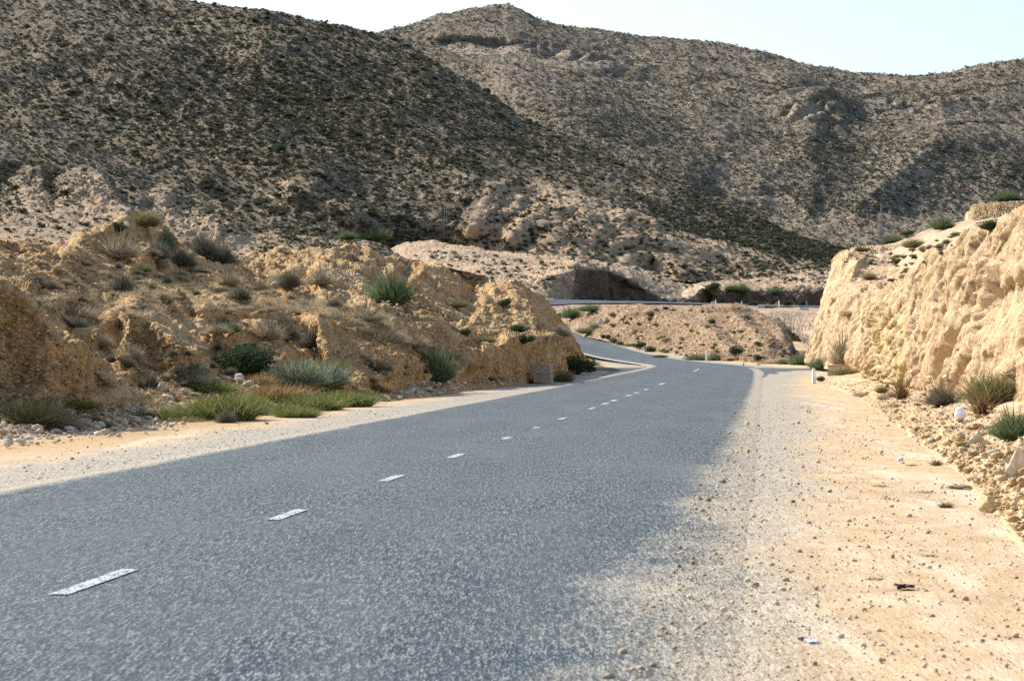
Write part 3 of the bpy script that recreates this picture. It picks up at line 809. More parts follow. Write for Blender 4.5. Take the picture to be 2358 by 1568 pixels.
hill_r = [
 ([(0, 20), (250, 120), (450, 230), (640, 350), (820, 460)], 100, 80, 20), ([(500, 60), (700, 170), (900, 260), (1050, 370), (1150, 470)], 130, 90, 20),
 ([(900, 120), (1050, 230), (1200, 330), (1400, 430), (1620, 530)], 90, 60, 12), ([(1075, 560), (1110, 480), (1140, 430), (1180, 418), (1182, 450)], 46, 40, 15),
 ([(1130, 520), (1170, 500), (1190, 470), (1196, 500)], 30, 20, 9), ([(1190, 420), (1250, 430), (1300, 465)], 18, 24, 8),
 ([(1160, 580), (1200, 530), (1260, 495), (1330, 490), (1370, 520), (1390, 560)], 40, 36, 13), ([(1240, 590), (1290, 550), (1330, 530), (1360, 545), (1385, 590)], 34, 24, 9),
 ([(1370, 560), (1410, 515), (1450, 505), (1500, 530), (1525, 575)], 44, 22, 12), ([(1240, 560), (1250, 520), (1275, 512), (1290, 550)], 22, 14, 7),
 ([(1380, 600), (1440, 560), (1500, 556), (1560, 570), (1650, 585), (1730, 600)], 20, 26, 9), ([(1420, 640), (1450, 600), (1500, 596), (1560, 620), (1590, 650)], 30, 20, 9),
 ([(1600, 560), (1700, 590), (1850, 615)], 30, 34, 9), ([(1700, 480), (1740, 520), (1830, 560), (1920, 600)], 18, 30, 9), ([(1040, 470), (1062, 450), (1085, 465)], 26, 20, 9),
 ([(640, 460), (700, 440), (780, 480), (860, 520)], 60, 40, 12), ([(300, 330), (420, 380), (520, 450)], 50, 40, 12)]
p = features(p, [(a_, b_ * 1.25, c_ * 1.25, d_ * 0.5) for a_, b_, c_, d_ in hill_r[:3]], 5)
p = features(p, [(a_, b_ * 1.0, c_ * .9, d_ * 0.36) for a_, b_, c_, d_ in hill_r[3:]], .8)
BZ = lambda q: bg_(*UV(q), 1320, 530, 230, 85) + .7 * bg_(*UV(q), 1140, 500, 60, 90)
p = displace(p, lambda q: BZ(q) * (1.1 * fbm(q * np.array([1, .3, .4]), 6, 5, .65, seed=111, ridged=True) + .9 * fbm(q, 2.2, 4, .65, seed=115) + .2 * fracture(q * np.array([1, .6, .5]), 3.0, 112)) + 3.2 * fbm(q, 60, 4, .5, seed=91) + 1.1 * fbm(q, 13, 4, .55, seed=92) + .45 * fbm(q, 3, 3, .6, seed=93, ridged=True))
u_, v_ = UV(p)
bare = blob(u_, v_, [(1140, 500, 50, 70, 1), (1150, 450, 24, 34, 1), (1120, 540, 60, 40, 1), (1240, 440, 80, 20, .85), (1290, 465, 24, 22, .9), (1290, 540, 90, 50, 1), (1330, 505, 80, 22, 1), (1430, 545, 90, 48, 1), (1250, 580, 120, 30, .9),
                     (1500, 600, 120, 40, .9), (1680, 590, 150, 26, .8), (1800, 500, 30, 28, .7), (1870, 545, 60, 20, .8), (1800, 610, 160, 20, .7), (1060, 470, 26, 18, .7), (650, 425, 24, 18, .7), (640, 450, 40, 10, .7), (1640, 560, 90, 18, .7), (1330, 400, 260, 60, .28)])
bare = np.maximum(bare, .34 * bg_(u_, v_, 1480, 450, 230, 60))
bare = np.maximum(bare, (.56 + .25 * bg_(u_, v_, 1330, 530, 230, 90)) * tanzone(u_, v_))
add_surface('hill', p, M['hill'], {'bare': bare})
HILL = p

# the far hill
us = np.linspace(820, 2640, 1000)
rows = [[(820, 640, 760), (2640, 640, 760)],
        [(820, 420, 900), (1300, 430, 890), (1700, 480, 860), (2100, 480, 860), (2640, 460, 860)],
        [(820, 230, 1010), (1300, 250, 1000), (1700, 300, 960), (2100, 320, 950), (2640, 300, 950)],
        [(820, 100, 1110), (915, 76, 1130), (1000, 50, 1150), (1090, 25, 1170), (1140, 17, 1180), (1165, 17, 1180), (1190, 26, 1180), (1230, 45, 1175), (1300, 61, 1170), (1400, 73, 1160), (1480, 77, 1160), (1530, 73, 1160), (1600, 76, 1150), (1700, 91, 1140), (1800, 112, 1130),
         (1900, 132, 1120), (2000, 149, 1110), (2100, 158, 1100), (2180, 156, 1100), (2260, 146, 1100), (2358, 133, 1100), (2640, 110, 1100)]]
C = [P(us, np.interp(us, np.array(r)[:, 0], np.array(r)[:, 1]), np.interp(us, np.array(r)[:, 0], np.array(r)[:, 2])) for r in rows]
C.append(C[-1] + np.array([10, 120, -12])); C.append(C[-1] + np.array([20, 150, -90]))
p = loft_world(C, [50, 120, 130, 20, 10], 3, 3)
far_r = [([(1180, 112), (1280, 128), (1400, 158), (1500, 200)], 20, 60, 26), 
         ([(1500, 200), (1600, 225), (1700, 240)], 60, 40, 22), ([(1785, 262), (1820, 240), (1890, 238), (1930, 262), (1945, 300)], 44, 14, 34),
         ([(2010, 275), (2100, 245), (2180, 250), (2300, 225)], 18, 60, 14), ([(1600, 300), (1720, 370), (1820, 440), (1900, 500)], 60, 90, 35), ([(1900, 300), (1800, 380), (1720, 450)], 90, 50, 30),
         ([(1900, 520), (2050, 400), (2160, 330), (2260, 340), (2400, 420)], 170, 80, 60), ([(960, 110), (1080, 95), (1180, 108)], 14, 40, 25), ([(1700, 100), (1800, 170), (1900, 200)], 40, 50, 40)]
p = features(p, [([(1110, 150), (1230, 225), (1360, 303), (1500, 375), (1680, 440)], 120, 170, 28), ([(1740, 130), (1860, 250), (1880, 380), (1850, 470)], 130, 120, 14), ([(2360, 150), (2200, 280), (2080, 400), (2000, 500)], 170, 160, 9), ([(1150, 20), (1220, 80), (1330, 110)], 60, 60, 12)], 9)
p = features(p, [(a_, b_ * .6, c_ * 1.2, d_ * .24) for a_, b_, c_, d_ in far_r], 1.6)
p = features(p, [([(1560, 118), (1660, 128), (1760, 150)], 7, 26, 5), ([(1600, 160), (1700, 172), (1800, 190), (1880, 200)], 7, 26, 5), ([(1640, 205), (1740, 215), (1800, 222)], 7, 24, 5),
                 ([(1960, 208), (2060, 200), (2180, 205), (2300, 190), (2420, 180)], 7, 26, 5), ([(1980, 262), (2080, 250), (2180, 252)], 8, 28, 7), ([(2120, 300), (2220, 285), (2340, 280)], 7, 26, 5),
                 ([(960, 98), (1060, 92), (1160, 104), (1220, 112)], 8, 26, 7), ([(1000, 78), (1100, 66), (1180, 72)], 6, 20, 4), ([(1240, 150), (1350, 180), (1440, 215)], 7, 24, 5)], .9)
def disp_far(q):
    u, v = UV(q)
    oc = np.clip(1.4 - np.hypot((u - 1865) / 85, (v - 262) / 42), 0, 1) + .7 * np.clip(1.3 - np.hypot((u - 1340) / 190, (v - 150 - (u - 1340) * .26) / 24), 0, 1) + .55 * np.clip(1.3 - np.hypot((u - 2150) / 170, (v - 250) / 26), 0, 1)
    blocky = 7.5 * oc * fracture(q * np.array([1, 1, 1.7]), 17, 101)
    strata = blocky + .9 * np.sin(q[..., 2] / 3.1 + 1.5 * fbm(q, 60, 2, seed=97)) * np.clip(fbm(q, 110, 2, seed=98) * 3, 0, 1)
    return 8 * fbm(q, 140, 4, .5, seed=95) + 2.2 * fbm(q, 24, 4, .6, seed=96) + .8 * fbm(q, 5, 3, .6, seed=99, ridged=True) + strata
p = displace(p, disp_far)
u_, v_ = UV(p)
bare = blob(u_, v_, [(1860, 262, 80, 30, .6), (1130, 112, 130, 22, .8), (1400, 150, 120, 16, .6), (2100, 400, 130, 100, .5), (1300, 120, 120, 20, .5), (2150, 250, 160, 18, .5), (1760, 460, 90, 14, .8), (1700, 180, 90, 16, .4)])
add_surface('hill', p, M['far'], {'bare': bare})
FAR = p
# ------------------------------------------------------------------ plant shapes (unit size: 1 m wide, 1 m high)
def blades(n, seed, base_r=.12, spread=75, width=.012, bend=.35, hmin=.5, squash=1.0, pw=.6):
    r = np.random.default_rng(seed)
    th = r.uniform(0, 2 * np.pi, n); tilt = np.radians(spread) * r.uniform(0, 1, n) ** pw
    L = r.uniform(hmin, 1.0, n) * .5 / np.maximum(np.sin(np.radians(spread)), .5)
    br = base_r * np.sqrt(r.uniform(0, 1, n)); bt = r.uniform(0, 2 * np.pi, n)
    o = np.stack([br * np.cos(bt), br * np.sin(bt), np.zeros(n)], 1)
    d = np.stack([np.sin(tilt) * np.cos(th), np.sin(tilt) * np.sin(th), np.cos(tilt)], 1)
    side = np.cross(d, r.normal(size=(n, 3))); side /= np.linalg.norm(side, axis=1)[:, None]
    b = r.normal(size=(n, 3)) * bend * .3; b[:, 2] = -np.abs(b[:, 2]) * (np.sin(tilt) + .2)
    p1 = o + d * (L * .5)[:, None] + b * (L * .35)[:, None]
    p2 = o + d * L[:, None] + b * L[:, None]
    w = (width * r.uniform(.6, 1.3, n))[:, None]
    v = np.stack([o - side * w * .5, o + side * w * .5, p1 - side * w * .45, p1 + side * w * .45, p2 - side * w * .1, p2 + side * w * .1], 1)
    f = np.array([[0, 1, 3, 2], [2, 3, 5, 4]])[None] + (np.arange(n) * 6)[:, None, None]
    vary = np.repeat(r.uniform(0, 1, n), 6)
    v = v.reshape(-1, 3)
    v[:, 2] = np.maximum(v[:, 2], -.02) 
    return v, f.reshape(-1, 4), vary

def leaves(n, seed, lobes=9, leaf=.035, flat=.75, core=.55):
    r = np.random.default_rng(seed)
    c = np.stack([r.uniform(-.27, .27, lobes), r.uniform(-.27, .27, lobes), r.uniform(.22, .68, lobes)], 1)
    rad = r.uniform(.15, .28, lobes)
    k = r.integers(0, lobes, n)
    d = r.normal(size=(n, 3)); d /= np.linalg.norm(d, axis=1)[:, None]
    p = c[k] + d * (rad[k] * (core + (1 - core) * r.uniform(0, 1, n) ** .5))[:, None] * np.array([1, 1, flat])
    p[:, 2] = np.maximum(p[:, 2], .02)
    a = r.normal(size=(n, 3)) + d * .8 + np.array([0, 0, .8]); a /= np.linalg.norm(a, axis=1)[:, None]
    b = np.cross(a, r.normal(size=(n, 3))); b /= np.linalg.norm(b, axis=1)[:, None]
    s = (leaf * r.uniform(.6, 1.3, n))[:, None]
    v = np.stack([p, p + a * s * .55 + b * s * .28, p + a * s * 1.2, p + a * s * .55 - b * s * .28], 1).reshape(-1, 3)
    f = np.arange(n * 4).reshape(-1, 4)
    return v, f, np.repeat(np.clip(r.uniform(0, 1, n) * .7 + .3 * r.uniform(0, 1, lobes)[k], 0, 1), 4)

def stems(n, seed, h=.7, w=.022):
    v, f, a = blades(n, seed, .06, 50, w, .25, .5)
    v = v * np.array([1, 1, h / .6])
    return v, f, a

M['dry'] = leaf_mat('dry_grass', (.30, .235, .14), (.44, .36, .23), (.55, .47, .33))
M['grey'] = leaf_mat('grey_twigs', (.11, .10, .07), (.20, .18, .13), (.30, .27, .20))
M['green'] = leaf_mat('dark_green_leaves', (.030, .055, .022), (.055, .09, .035), (.10, .14, .06))
M['bright'] = leaf_mat('fresh_green_blades', (.085, .115, .03), (.175, .205, .058), (.40, .37, .16))
M['broom'] = leaf_mat('broom_green_stems', (.08, .12, .05), (.16, .22, .10), (.28, .33, .17))
M['olive'] = leaf_mat('olive_blades', (.13, .12, .05), (.22, .20, .085), (.36, .31, .15))
M['sage'] = leaf_mat('sage_leaves', (.18, .21, .13), (.31, .35, .23), (.46, .49, .35))
M['rust'] = leaf_mat('rusty_twigs', (.22, .135, .055), (.34, .225, .10), (.46, .34, .18))
M['brown'] = leaf_mat('brown_twigs', (.12, .075, .035), (.20, .13, .06), (.30, .21, .11))
M['stem'] = leaf_mat('woody_stems', (.10, .08, .055), (.17, .14, .10))

KINDS_ = {}
def mk(kind, mats, gen, stem=False):
    vs = []
    for k in range(3):
        v, f, a = gen(100 + k * 7 + len(KINDS_) * 31)
        me = make_mesh(kind + '_foliage', v, f, False, {'vary': a}); me.materials.append(M[mats])
        sm = None
        if stem:
            v, f, a = stems(60, 900 + k)
            sm = make_mesh(kind + '_branches', v, f, False, {'vary': a}); sm.materials.append(M['stem'])
        vs.append((me, sm))
    KINDS_[kind] = vs
mk('dry', 'dry', lambda s: blades(520, s, .20, 72, .014, .5, .45))
mk('grey', 'grey', lambda s: blades(2400, s, .20, 82, .009, .35, .45, pw=.55), True)
mk('tan', 'dry', lambda s: blades(1900, s, .28, 82, .009, .45, .4, pw=.55), True)
mk('green', 'green', lambda s: leaves(3200, s, 11, .055), True)
mk('sage', 'sage', lambda s: blades(3200, s, .28, 76, .010, .4, .4, pw=.5), True)
mk('broom', 'broom', lambda s: blades(2600, s, .26, 68, .011, .4, .4, pw=.5), True)
mk('bright', 'bright', lambda s: blades(2600, s, .40, 50, .011, .45, .3))
mk('olive', 'olive', lambda s: blades(2400, s, .30, 68, .010, .45, .4, pw=.55))
mk('rust', 'rust', lambda s: blades(2000, s, .42, 60, .012, .6, .3))
mk('brown', 'brown', lambda s: blades(260, s, .12, 65, .02, .7, .5), False)
mk('weed', 'bright', lambda s: blades(60, s, .40, 82, .05, .6, .4))
OBN = {'dry': 'grass_tuft', 'grey': 'dry_shrub', 'tan': 'dry_shrub', 'green': 'green_bush', 'sage': 'sage_bush', 'broom': 'broom_bush', 'bright': 'grass_clump', 'olive': 'olive_shrub', 'rust': 'rusty_shrub', 'brown': 'dead_weed', 'weed': 'small_weed'}
CATS = {'dry': 'grass tuft', 'grey': 'shrub', 'tan': 'shrub', 'green': 'bush', 'sage': 'bush', 'broom': 'bush', 'bright': 'grass clump', 'olive': 'shrub', 'rust': 'shrub', 'brown': 'weed', 'weed': 'weed'}
cnt = [0]
def plant(kind, u, v, w, h, label, group=None, Y=None, obname=None, cat=None):
    cnt[0] += 1
    Y = Y or depth(u, v - 1.5)
    pos = P(u, v, Y); sx = w / F * Y * 1.3; sz = h / F * Y * {'green': 1.35, 'bright': 1.35, 'dry': 1.6, 'rust': 1.9}.get(kind, 2.45)
    me, sm = KINDS_[kind][cnt[0] % 3]
    name = obname or OBN[kind]
    if sm is not None and w > 34:
        root = link(name, None); root.location = pos; root.rotation_euler = (0, 0, cnt[0] * 1.7); root.scale = (sx, sx, sz)
        link('foliage', me, None, root); link('branches', sm, None, root)
    else:
        root = link(name, me); root.location = pos; root.rotation_euler = (0, 0, cnt[0] * 1.7); root.scale = (sx, sx, sz)
    return tag(root, label, cat or CATS[kind], group)

G1 = 'shrubs growing on the earth bank'
for a in [
 ('olive', 335, 522, 62, 36, 'feathery olive shrub on the topmost crest of the earth bank'),
 ('green', 272, 538, 34, 24, 'small dark green bush just below the boulder on the bank crest'),
 ('tan', 270, 592, 92, 46, 'wide pale tan shrub spread over the slope under the crest boulder'),
 ('grey', 362, 596, 56, 38, 'rounded grey shrub on the slope below the feathery crest shrub'),
 ('broom', 383, 585, 32, 58, 'tall thin green shrub leaning in the notch beside the bank crest'),
 ('tan', 363, 619, 42, 28, 'small tan tussock under the rounded grey shrub near the crest'),
 ('grey', 423, 613, 56, 34, 'grey shrub between the notch and the twin crest shrubs'),
 ('olive', 320, 627, 50, 20, 'low tan-green shrub in the hollow below the wide tan shrub'),
 ('grey', 465, 590, 74, 50, 'big grey-olive crest shrub, first of the twin pair'),
 ('grey', 513, 607, 58, 44, 'big grey-olive crest shrub, second of the twin pair by the gully'),
 ('grey', 281, 674, 64, 46, 'round grey-brown shrub alone at mid slope with a long shadow'),
 ('olive', 378, 701, 30, 24, 'small spiky yellow-green tuft beside a white stone at mid slope'),
 ('tan', 526, 656, 54, 34, 'pale tan shrub downslope from the twin crest shrubs'),
 ('grey', 552, 691, 52, 32, 'grey shrub standing on a dirt step in the middle of the bank'),
 ('tan', 598, 668, 44, 22, 'thin pale tan shrub between the grey step shrub and the tilted boulder'),
 ('grey', 665, 662, 56, 40, 'dark grey shrub beside the pale tilted boulder'),
 ('dry', 640, 652, 44, 34, 'pale tuft touching the pale tilted boulder'),
 ('broom', 533, 766, 42, 22, 'low green shrub on the edge of a small earth ledge'),
 ('tan', 500, 768, 50, 26, 'pale tan shrub next to the low green ledge shrub'),
 ('tan', 616, 780, 62, 42, 'pale straw coloured shrub above the dark green roadside bush'),
 ('grey', 662, 783, 56, 42, 'dense grey shrub in the middle of three above the roadside bushes'),
 ('grey', 722, 798, 60, 46, 'brownish grey shrub beside the shadowed gully face'),
 ('green', 549, 870, 130, 72, 'large dark green bush at the foot of the bank beside white boulders'),
 ('sage', 690, 888, 100, 62, 'grey-green feathery bush at the foot of the bank'),
 ('sage', 752, 890, 92, 58, 'pale silvery green bush against the shadowed gully'),
 ('bright', 768, 858, 46, 44, 'fresh green tip rising behind the silvery green bush'),
 ('sage', 438, 866, 62, 32, 'small grey-green bush under the earth ledge'),
 ('tan', 440, 884, 70, 30, 'pale dry shrub in front of the small grey-green bush'),
 ('grey', 342, 893, 46, 34, 'grey dry tussock above the white roadside stones'),
 ('tan', 297, 826, 58, 34, 'straw coloured shrub in the dry run below the small mound'),
 ('tan', 232, 795, 50, 26, 'pale shrub at the sunlit foot of the small mound'),
 ('tan', 178, 731, 84, 28, 'wide straw coloured tussock on the terrace above the dark slope'),
 ('grey', 166, 754, 72, 26, 'wide grey tussock hanging over the dark slope'),
 ('olive', 64, 978, 132, 52, 'wide olive green shrub beside the stones at the road shoulder'),
 ('tan', 110, 965, 80, 44, 'brown dry shrub growing through the wide olive shrub'),
 ('bright', 168, 942, 90, 30, 'flat green clump above the rounded white boulder'),
 ('tan', 152, 985, 76, 36, 'loose dry tussock among the small roadside stones'),
 ('rust', 600, 888, 52, 30, 'small rusty tuft beside the white boulder heap'),
 ('rust', 636, 922, 112, 46, 'rusty orange shrub patch between two green clumps'),
 ('bright', 432, 972, 124, 56, 'grey-green grass clump behind the heap of roadside stones'),
 ('bright', 520, 968, 128, 88, 'tall bright green grass clump at the edge of the shoulder'),
 ('bright', 486, 905, 92, 40, 'yellowish green clump between the two white stone heaps'),
 ('olive', 430, 984, 90, 24, 'ochre tinted grass at the shoulder edge below the grey-green clump'),
 ('grey', 520, 974, 44, 28, 'small round grey cushion shrub on the edge of the shoulder'),
 ('bright', 644, 960, 92, 44, 'low green clump in front of the rusty shrub patch'),
 ('bright', 718, 950, 112, 62, 'broad dark green grass clump at the road shoulder'),
 ('bright', 796, 938, 110, 54, 'green grass clump nearest the white flat stones'),
 ('bright', 470, 975, 100, 48, 'middle part of the long green verge growth behind the stone heap'),
 ('olive', 575, 965, 80, 40, 'yellowish tuft filling the gap between the two tall green clumps'),
 ('bright', 683, 962, 84, 34, 'low fringe of green at the shoulder edge under the rusty shrub patch'),
 ('bright', 560, 940, 80, 50, 'green clump rising behind the small round grey cushion'),
 ('sage', 640, 885, 60, 40, 'pale twiggy sage bush between the dark green and silvery bushes'),
 ('rust', 700, 905, 60, 30, 'thin rusty fringe below the silvery green bush'),
 ('broom', 899, 702, 88, 68, 'bright green bush standing alone on the bank above the gully'),
 ('tan', 838, 738, 96, 32, 'dry tan shrub on the lip of the shadowed gully'),
 ('tan', 735, 655, 60, 34, 'pale tan shrub under the streak of white rubble'),
 ('broom', 788, 702, 34, 16, 'little green shrub on the grassy lip of the bank'),
 ('green', 983, 703, 34, 14, 'small dark green cushion below the golden mounds'),
 ('olive', 1048, 708, 56, 18, 'low olive cushion in the hollow between the golden mounds'),
 ('tan', 950, 800, 70, 32, 'dry tan shrub on the crumbling gully edge'),
 ('broom', 999, 882, 84, 76, 'soft grey-green bush at the mouth of the shadowed gully'),
 ('rust', 879, 906, 38, 32, 'small rust coloured shrub beside the white flat stones'),
 ('green', 1072, 773, 30, 14, 'tiny green shrub at the base of the sunlit ridge'),
 ('olive', 1112, 790, 50, 18, 'yellowish cushion shrub on top of the cut at the bank end'),
 ('green', 1200, 766, 46, 16, 'flat green shrub on the upper ledge of the bank end'),
 ('green', 1205, 792, 54, 20, 'dark green shrub hanging over the vertical cut'),
 ('green', 1163, 712, 26, 22, 'little dark bush in the shade of the last ridge'),
 ('green', 1327, 864, 92, 40, 'dark bush in shadow at the foot of the bank end'),
 ('olive', 1298, 882, 40, 30, 'olive bush beside the concrete block'),
 ('broom', 1362, 849, 40, 16, 'small green shrub beyond the dark bush at the bank end'),
 ('olive', 1221, 883, 42, 12, 'low olive tuft in front of the concrete block'),
]:
    plant(*a, group=G1)

G2 = 'bushes around the bend and on the middle ground'
for a in [
 ('broom', 1314, 733, 42, 22, 'grey-green bush below the upper road beside pale rubble'),
 ('broom', 1362, 717, 56, 14, 'low green bush under the edge of the upper road'),
 ('tan', 1296, 775, 34, 30, 'dry bush on the tip of the bank above the lower road'),
 ('sage', 1368, 759, 22, 18, 'small grey-green bush behind the triangular road sign'),
 ('olive', 1352, 768, 40, 14, 'olive brown tuft beside the slim marker post near the sign'),
 ('green', 1390, 780, 13, 9, 'tiny bush touching the post of the road sign'),
 ('green', 1400, 784, 13, 12, 'little round bush, second from the road sign'),
 ('olive', 1413, 789, 14, 13, 'little round olive bush, third from the road sign'),
 ('grey', 1428, 794, 18, 10, 'little grey bush, fourth from the road sign'),
 ('olive', 1447, 800, 22, 9, 'flat olive bush, fifth from the road sign'),
 ('green', 1472, 806, 28, 16, 'dark green bush in the row along the lower road'),
 ('green', 1501, 817, 30, 18, 'largest dark green bush in the row along the lower road'),
 ('bright', 1520, 823, 26, 9, 'bright green tuft at the end of the roadside bush row'),
 ('broom', 1604, 831, 44, 14, 'green bush between the two white marker posts'),
 ('broom', 1648, 832, 36, 17, 'green bush just past the second white marker post'),
 ('green', 1695, 822, 34, 23, 'round dark green bush alone at the foot of the rubble mound'),
 ('green', 1748, 833, 22, 14, 'round dark bush near the end of the rubble mound'),
 ('bright', 1774, 841, 40, 10, 'low green clump at the edge of the gravel'),
 ('broom', 1808, 839, 40, 11, 'low green clump close to the tall bluff'),
 ('broom', 1846, 842, 52, 24, 'leaning green bush at the foot of the tall bluff'),
 ('brown', 1836, 862, 28, 12, 'brownish tuft in front of the leaning green bush'),
 ('green', 1640, 748, 18, 12, 'small green bush halfway up the rubble mound'),
 ('green', 1743, 798, 20, 10, 'small green bush low on the dark side of the rubble mound'),
 ('green', 1535, 714, 14, 7, 'tiny green bush near the crest of the rubble mound'),
 ('grey', 1500, 725, 30, 10, 'greyish flat bush near the crest of the rubble mound'),
 ('green', 1640, 674, 32, 20, 'dark green bush on the golden knob above the upper road'),
 ('broom', 1683, 670, 26, 14, 'smaller bush of the pair on the rim of the road cut'),
 ('broom', 1706, 674, 36, 19, 'larger bush of the pair on the rim of the road cut'),
 ('broom', 1784, 677, 26, 14, 'lone bush on the rim in the middle of the dark road cut'),
 ('green', 1733, 706, 24, 13, 'dark bush below the dark road cut beside the pale kerb'),
 ('green', 1814, 707, 26, 14, 'dark bush below the road cut beyond the third far marker post'),
 ('green', 1853, 707, 26, 13, 'dark bush right behind the low white culvert wall'),
 ('olive', 1770, 709, 34, 6, 'flat olive tuft along the far road edge'),
 ('broom', 799, 553, 40, 19, 'smaller of two dark green bushes on the plateau at the foot of the hill'),
 ('broom', 868, 555, 54, 28, 'larger of two dark green bushes on the plateau at the foot of the hill'),
 ('green', 727, 533, 18, 9, 'tiny dark bush uphill from the two plateau bushes'),
 ('green', 646, 352, 26, 18, 'solitary dark green bush standing out on the big hill'),
]:
    plant(*a, group=G2)

G3 = 'plants on and below the bluffs across the road'
for a in [
 ('tan', 1940, 838, 52, 58, 'pale wispy tall shrub against the foot of the tall bluff'),
 ('broom', 1890, 852, 44, 26, 'green bush behind the nearest white marker post'),
 ('green', 1890, 881, 20, 13, 'tiny green plant touching the nearest white marker post'),
 ('olive', 1955, 864, 64, 16, 'low olive plants in front of the second concrete block'),
 ('broom', 2169, 529, 46, 28, 'bright green bush on the skyline of the slope before the stone wall'),
 ('broom', 2057, 561, 44, 17, 'green bush on the skyline nearest the top of the tall bluff'),
 ('green', 2090, 547, 26, 14, 'dark green bush on the skyline between two brighter bushes'),
 ('olive', 2105, 571, 44, 20, 'yellow-green bush just below the skyline of the slope'),
 ('green', 2282, 534, 56, 24, 'dark green bush in front of the dry stone wall'),
 ('broom', 2322, 464, 52, 22, 'green bush growing on top of the dry stone wall'),
 ('green', 2063, 612, 30, 14, 'round dark cushion on the bare slope above the bluff'),
 ('green', 1985, 583, 32, 11, 'flat green cushion on the top corner of the tall bluff'),
 ('olive', 2199, 544, 16, 10, 'small green cushion high on the slope below the wall'),
 ('grey', 2180, 562, 20, 12, 'grey cushion on the slope near the rim of the bluff'),
 ('grey', 2142, 574, 22, 11, 'brownish grey cushion beside the yellow-green bush'),
 ('olive', 2165, 572, 16, 12, 'small olive cushion on the rim of the bluff'),
 ('green', 2106, 598, 14, 8, 'tiny dark cushion uphill from the round dark cushion'),
 ('tan', 2000, 640, 34, 18, 'faded tan tuft on the face near the top of the bluff'),
 ('tan', 1954, 728, 34, 16, 'faded tan tuft halfway up the tall bluff'),
 ('olive', 2286, 932, 112, 74, 'big olive grass shrub with a dark base below the bluff'),
 ('brown', 2262, 958, 70, 56, 'tan twiggy shrub in front of the big olive grass shrub'),
 ('grey', 2168, 932, 74, 40, 'greyish dry shrub beside the teal litter'),
 ('brown', 2076, 920, 50, 52, 'brown twiggy weed at the foot of the yellow rock'),
 ('olive', 2031, 905, 24, 16, 'small green-brown tuft on the talus'),
 ('broom', 2334, 1012, 92, 60, 'soft green shrub growing behind the big boulders'),
 ('olive', 2352, 1118, 72, 88, 'olive shrub hanging over the largest boulder'),
 ('brown', 2157, 1072, 38, 14, 'flat brown dead weed on the sandy shoulder'),
 ('brown', 2178, 1172, 44, 18, 'dead sticks and twigs on the sandy shoulder'),
 ('bright', 2218, 1032, 22, 22, 'small pale green plant at the foot of the boulders'),
]:
    plant(*a, group=G3)
for i, (u, v, w, h) in enumerate([(1897, 1110, 24, 9), (1950, 1118, 30, 7), (2028, 1120, 28, 7), (2099, 1072, 26, 5), (2132, 1133, 30, 6), (1965, 1150, 30, 9), (2045, 1150, 28, 7), (2144, 1282, 30, 10),
                                  (2012, 1334, 34, 8), (2240, 1125, 26, 8), (2262, 1112, 26, 9), (2085, 1175, 26, 4), (1925, 1160, 20, 5), (2140, 1062, 18, 6)]):
    plant('weed', u, v, w, h, 'tiny green weed sprouting from the sandy gravel shoulder', 'tiny weeds on the sandy shoulder')

# small tufts over the bank, alike
r = np.random.default_rng(11)
def region(poly, n):
    poly = np.array(poly, float); out = []
    while len(out) < n:
        u = r.uniform(poly[:, 0].min(), poly[:, 0].max()); v = r.uniform(poly[:, 1].min(), poly[:, 1].max())
        ins = False; j = len(poly) - 1
        for i in range(len(poly)):
            if (poly[i, 1] > v) != (poly[j, 1] > v) and u < (poly[j, 0] - poly[i, 0]) * (v - poly[i, 1]) / (poly[j, 1] - poly[i, 1]) + poly[i, 0]: ins = not ins
            j = i
        if ins: out.append((u, v))
    return out
for (u, v) in region([(100, 600), (380, 560), (560, 650), (720, 690), (880, 740), (700, 790), (380, 720), (200, 740), (60, 640)], 125):
    plant('dry' if r.random() < .75 else 'grey', u, v, r.uniform(16, 40), r.uniform(9, 20), 'small dry tuft scattered over the upper earth bank', 'small dry tufts on the upper bank', obname='grass_tuft', cat='grass tuft')
for (u, v) in region([(0, 950), (200, 930), (420, 900), (700, 900), (1000, 880), (1200, 872), (900, 920), (560, 960), (300, 990), (0, 1020)], 88):
    plant('dry' if r.random() < .7 else 'olive', u, v, r.uniform(16, 36), r.uniform(9, 18), 'small dry tuft along the foot of the earth bank', 'small dry tufts at the foot of the bank', obname='grass_tuft', cat='grass tuft')
for (u, v) in region([(1300, 735), (1400, 715), (1700, 715), (1810, 800), (1800, 835), (1560, 825), (1400, 770)], 70):
    plant('olive' if r.random() < .5 else 'grey', u, v, r.uniform(6, 15), r.uniform(4, 8), 'tiny tuft dotting the rubble mound inside the bend', 'tiny tufts on the rubble mound', obname='small_shrub', cat='shrub')
for (u, v) in region([(1980, 600), (2060, 575), (2240, 520), (2240, 545), (2120, 615), (2060, 660)], 36):
    plant('olive' if r.random() < .5 else 'grey', u, v, r.uniform(7, 18), r.uniform(4, 9), 'tiny tuft dotting the slope above the bluff', 'tiny tufts above the bluff', obname='small_shrub', cat='shrub')
for (u, v) in region([(1950, 900), (2100, 900), (2250, 960), (2358, 1060), (2358, 1230), (2180, 1060)], 22):
    plant('dry', u, v, r.uniform(16, 40), r.uniform(10, 22), 'small straw tuft among the talus stones below the bluff', 'small straw tufts on the talus', obname='grass_tuft', cat='grass tuft')

for (u, v) in region([(240, 830), (520, 800), (760, 830), (1000, 800), (1150, 850), (900, 880), (600, 880), (300, 900)], 60):
    plant('dry' if r.random() < .6 else 'grey', u, v, r.uniform(18, 42), r.uniform(10, 22), 'small dry tuft on the shaded lower face of the earth bank', 'small dry tufts on the lower bank', obname='grass_tuft', cat='grass tuft')

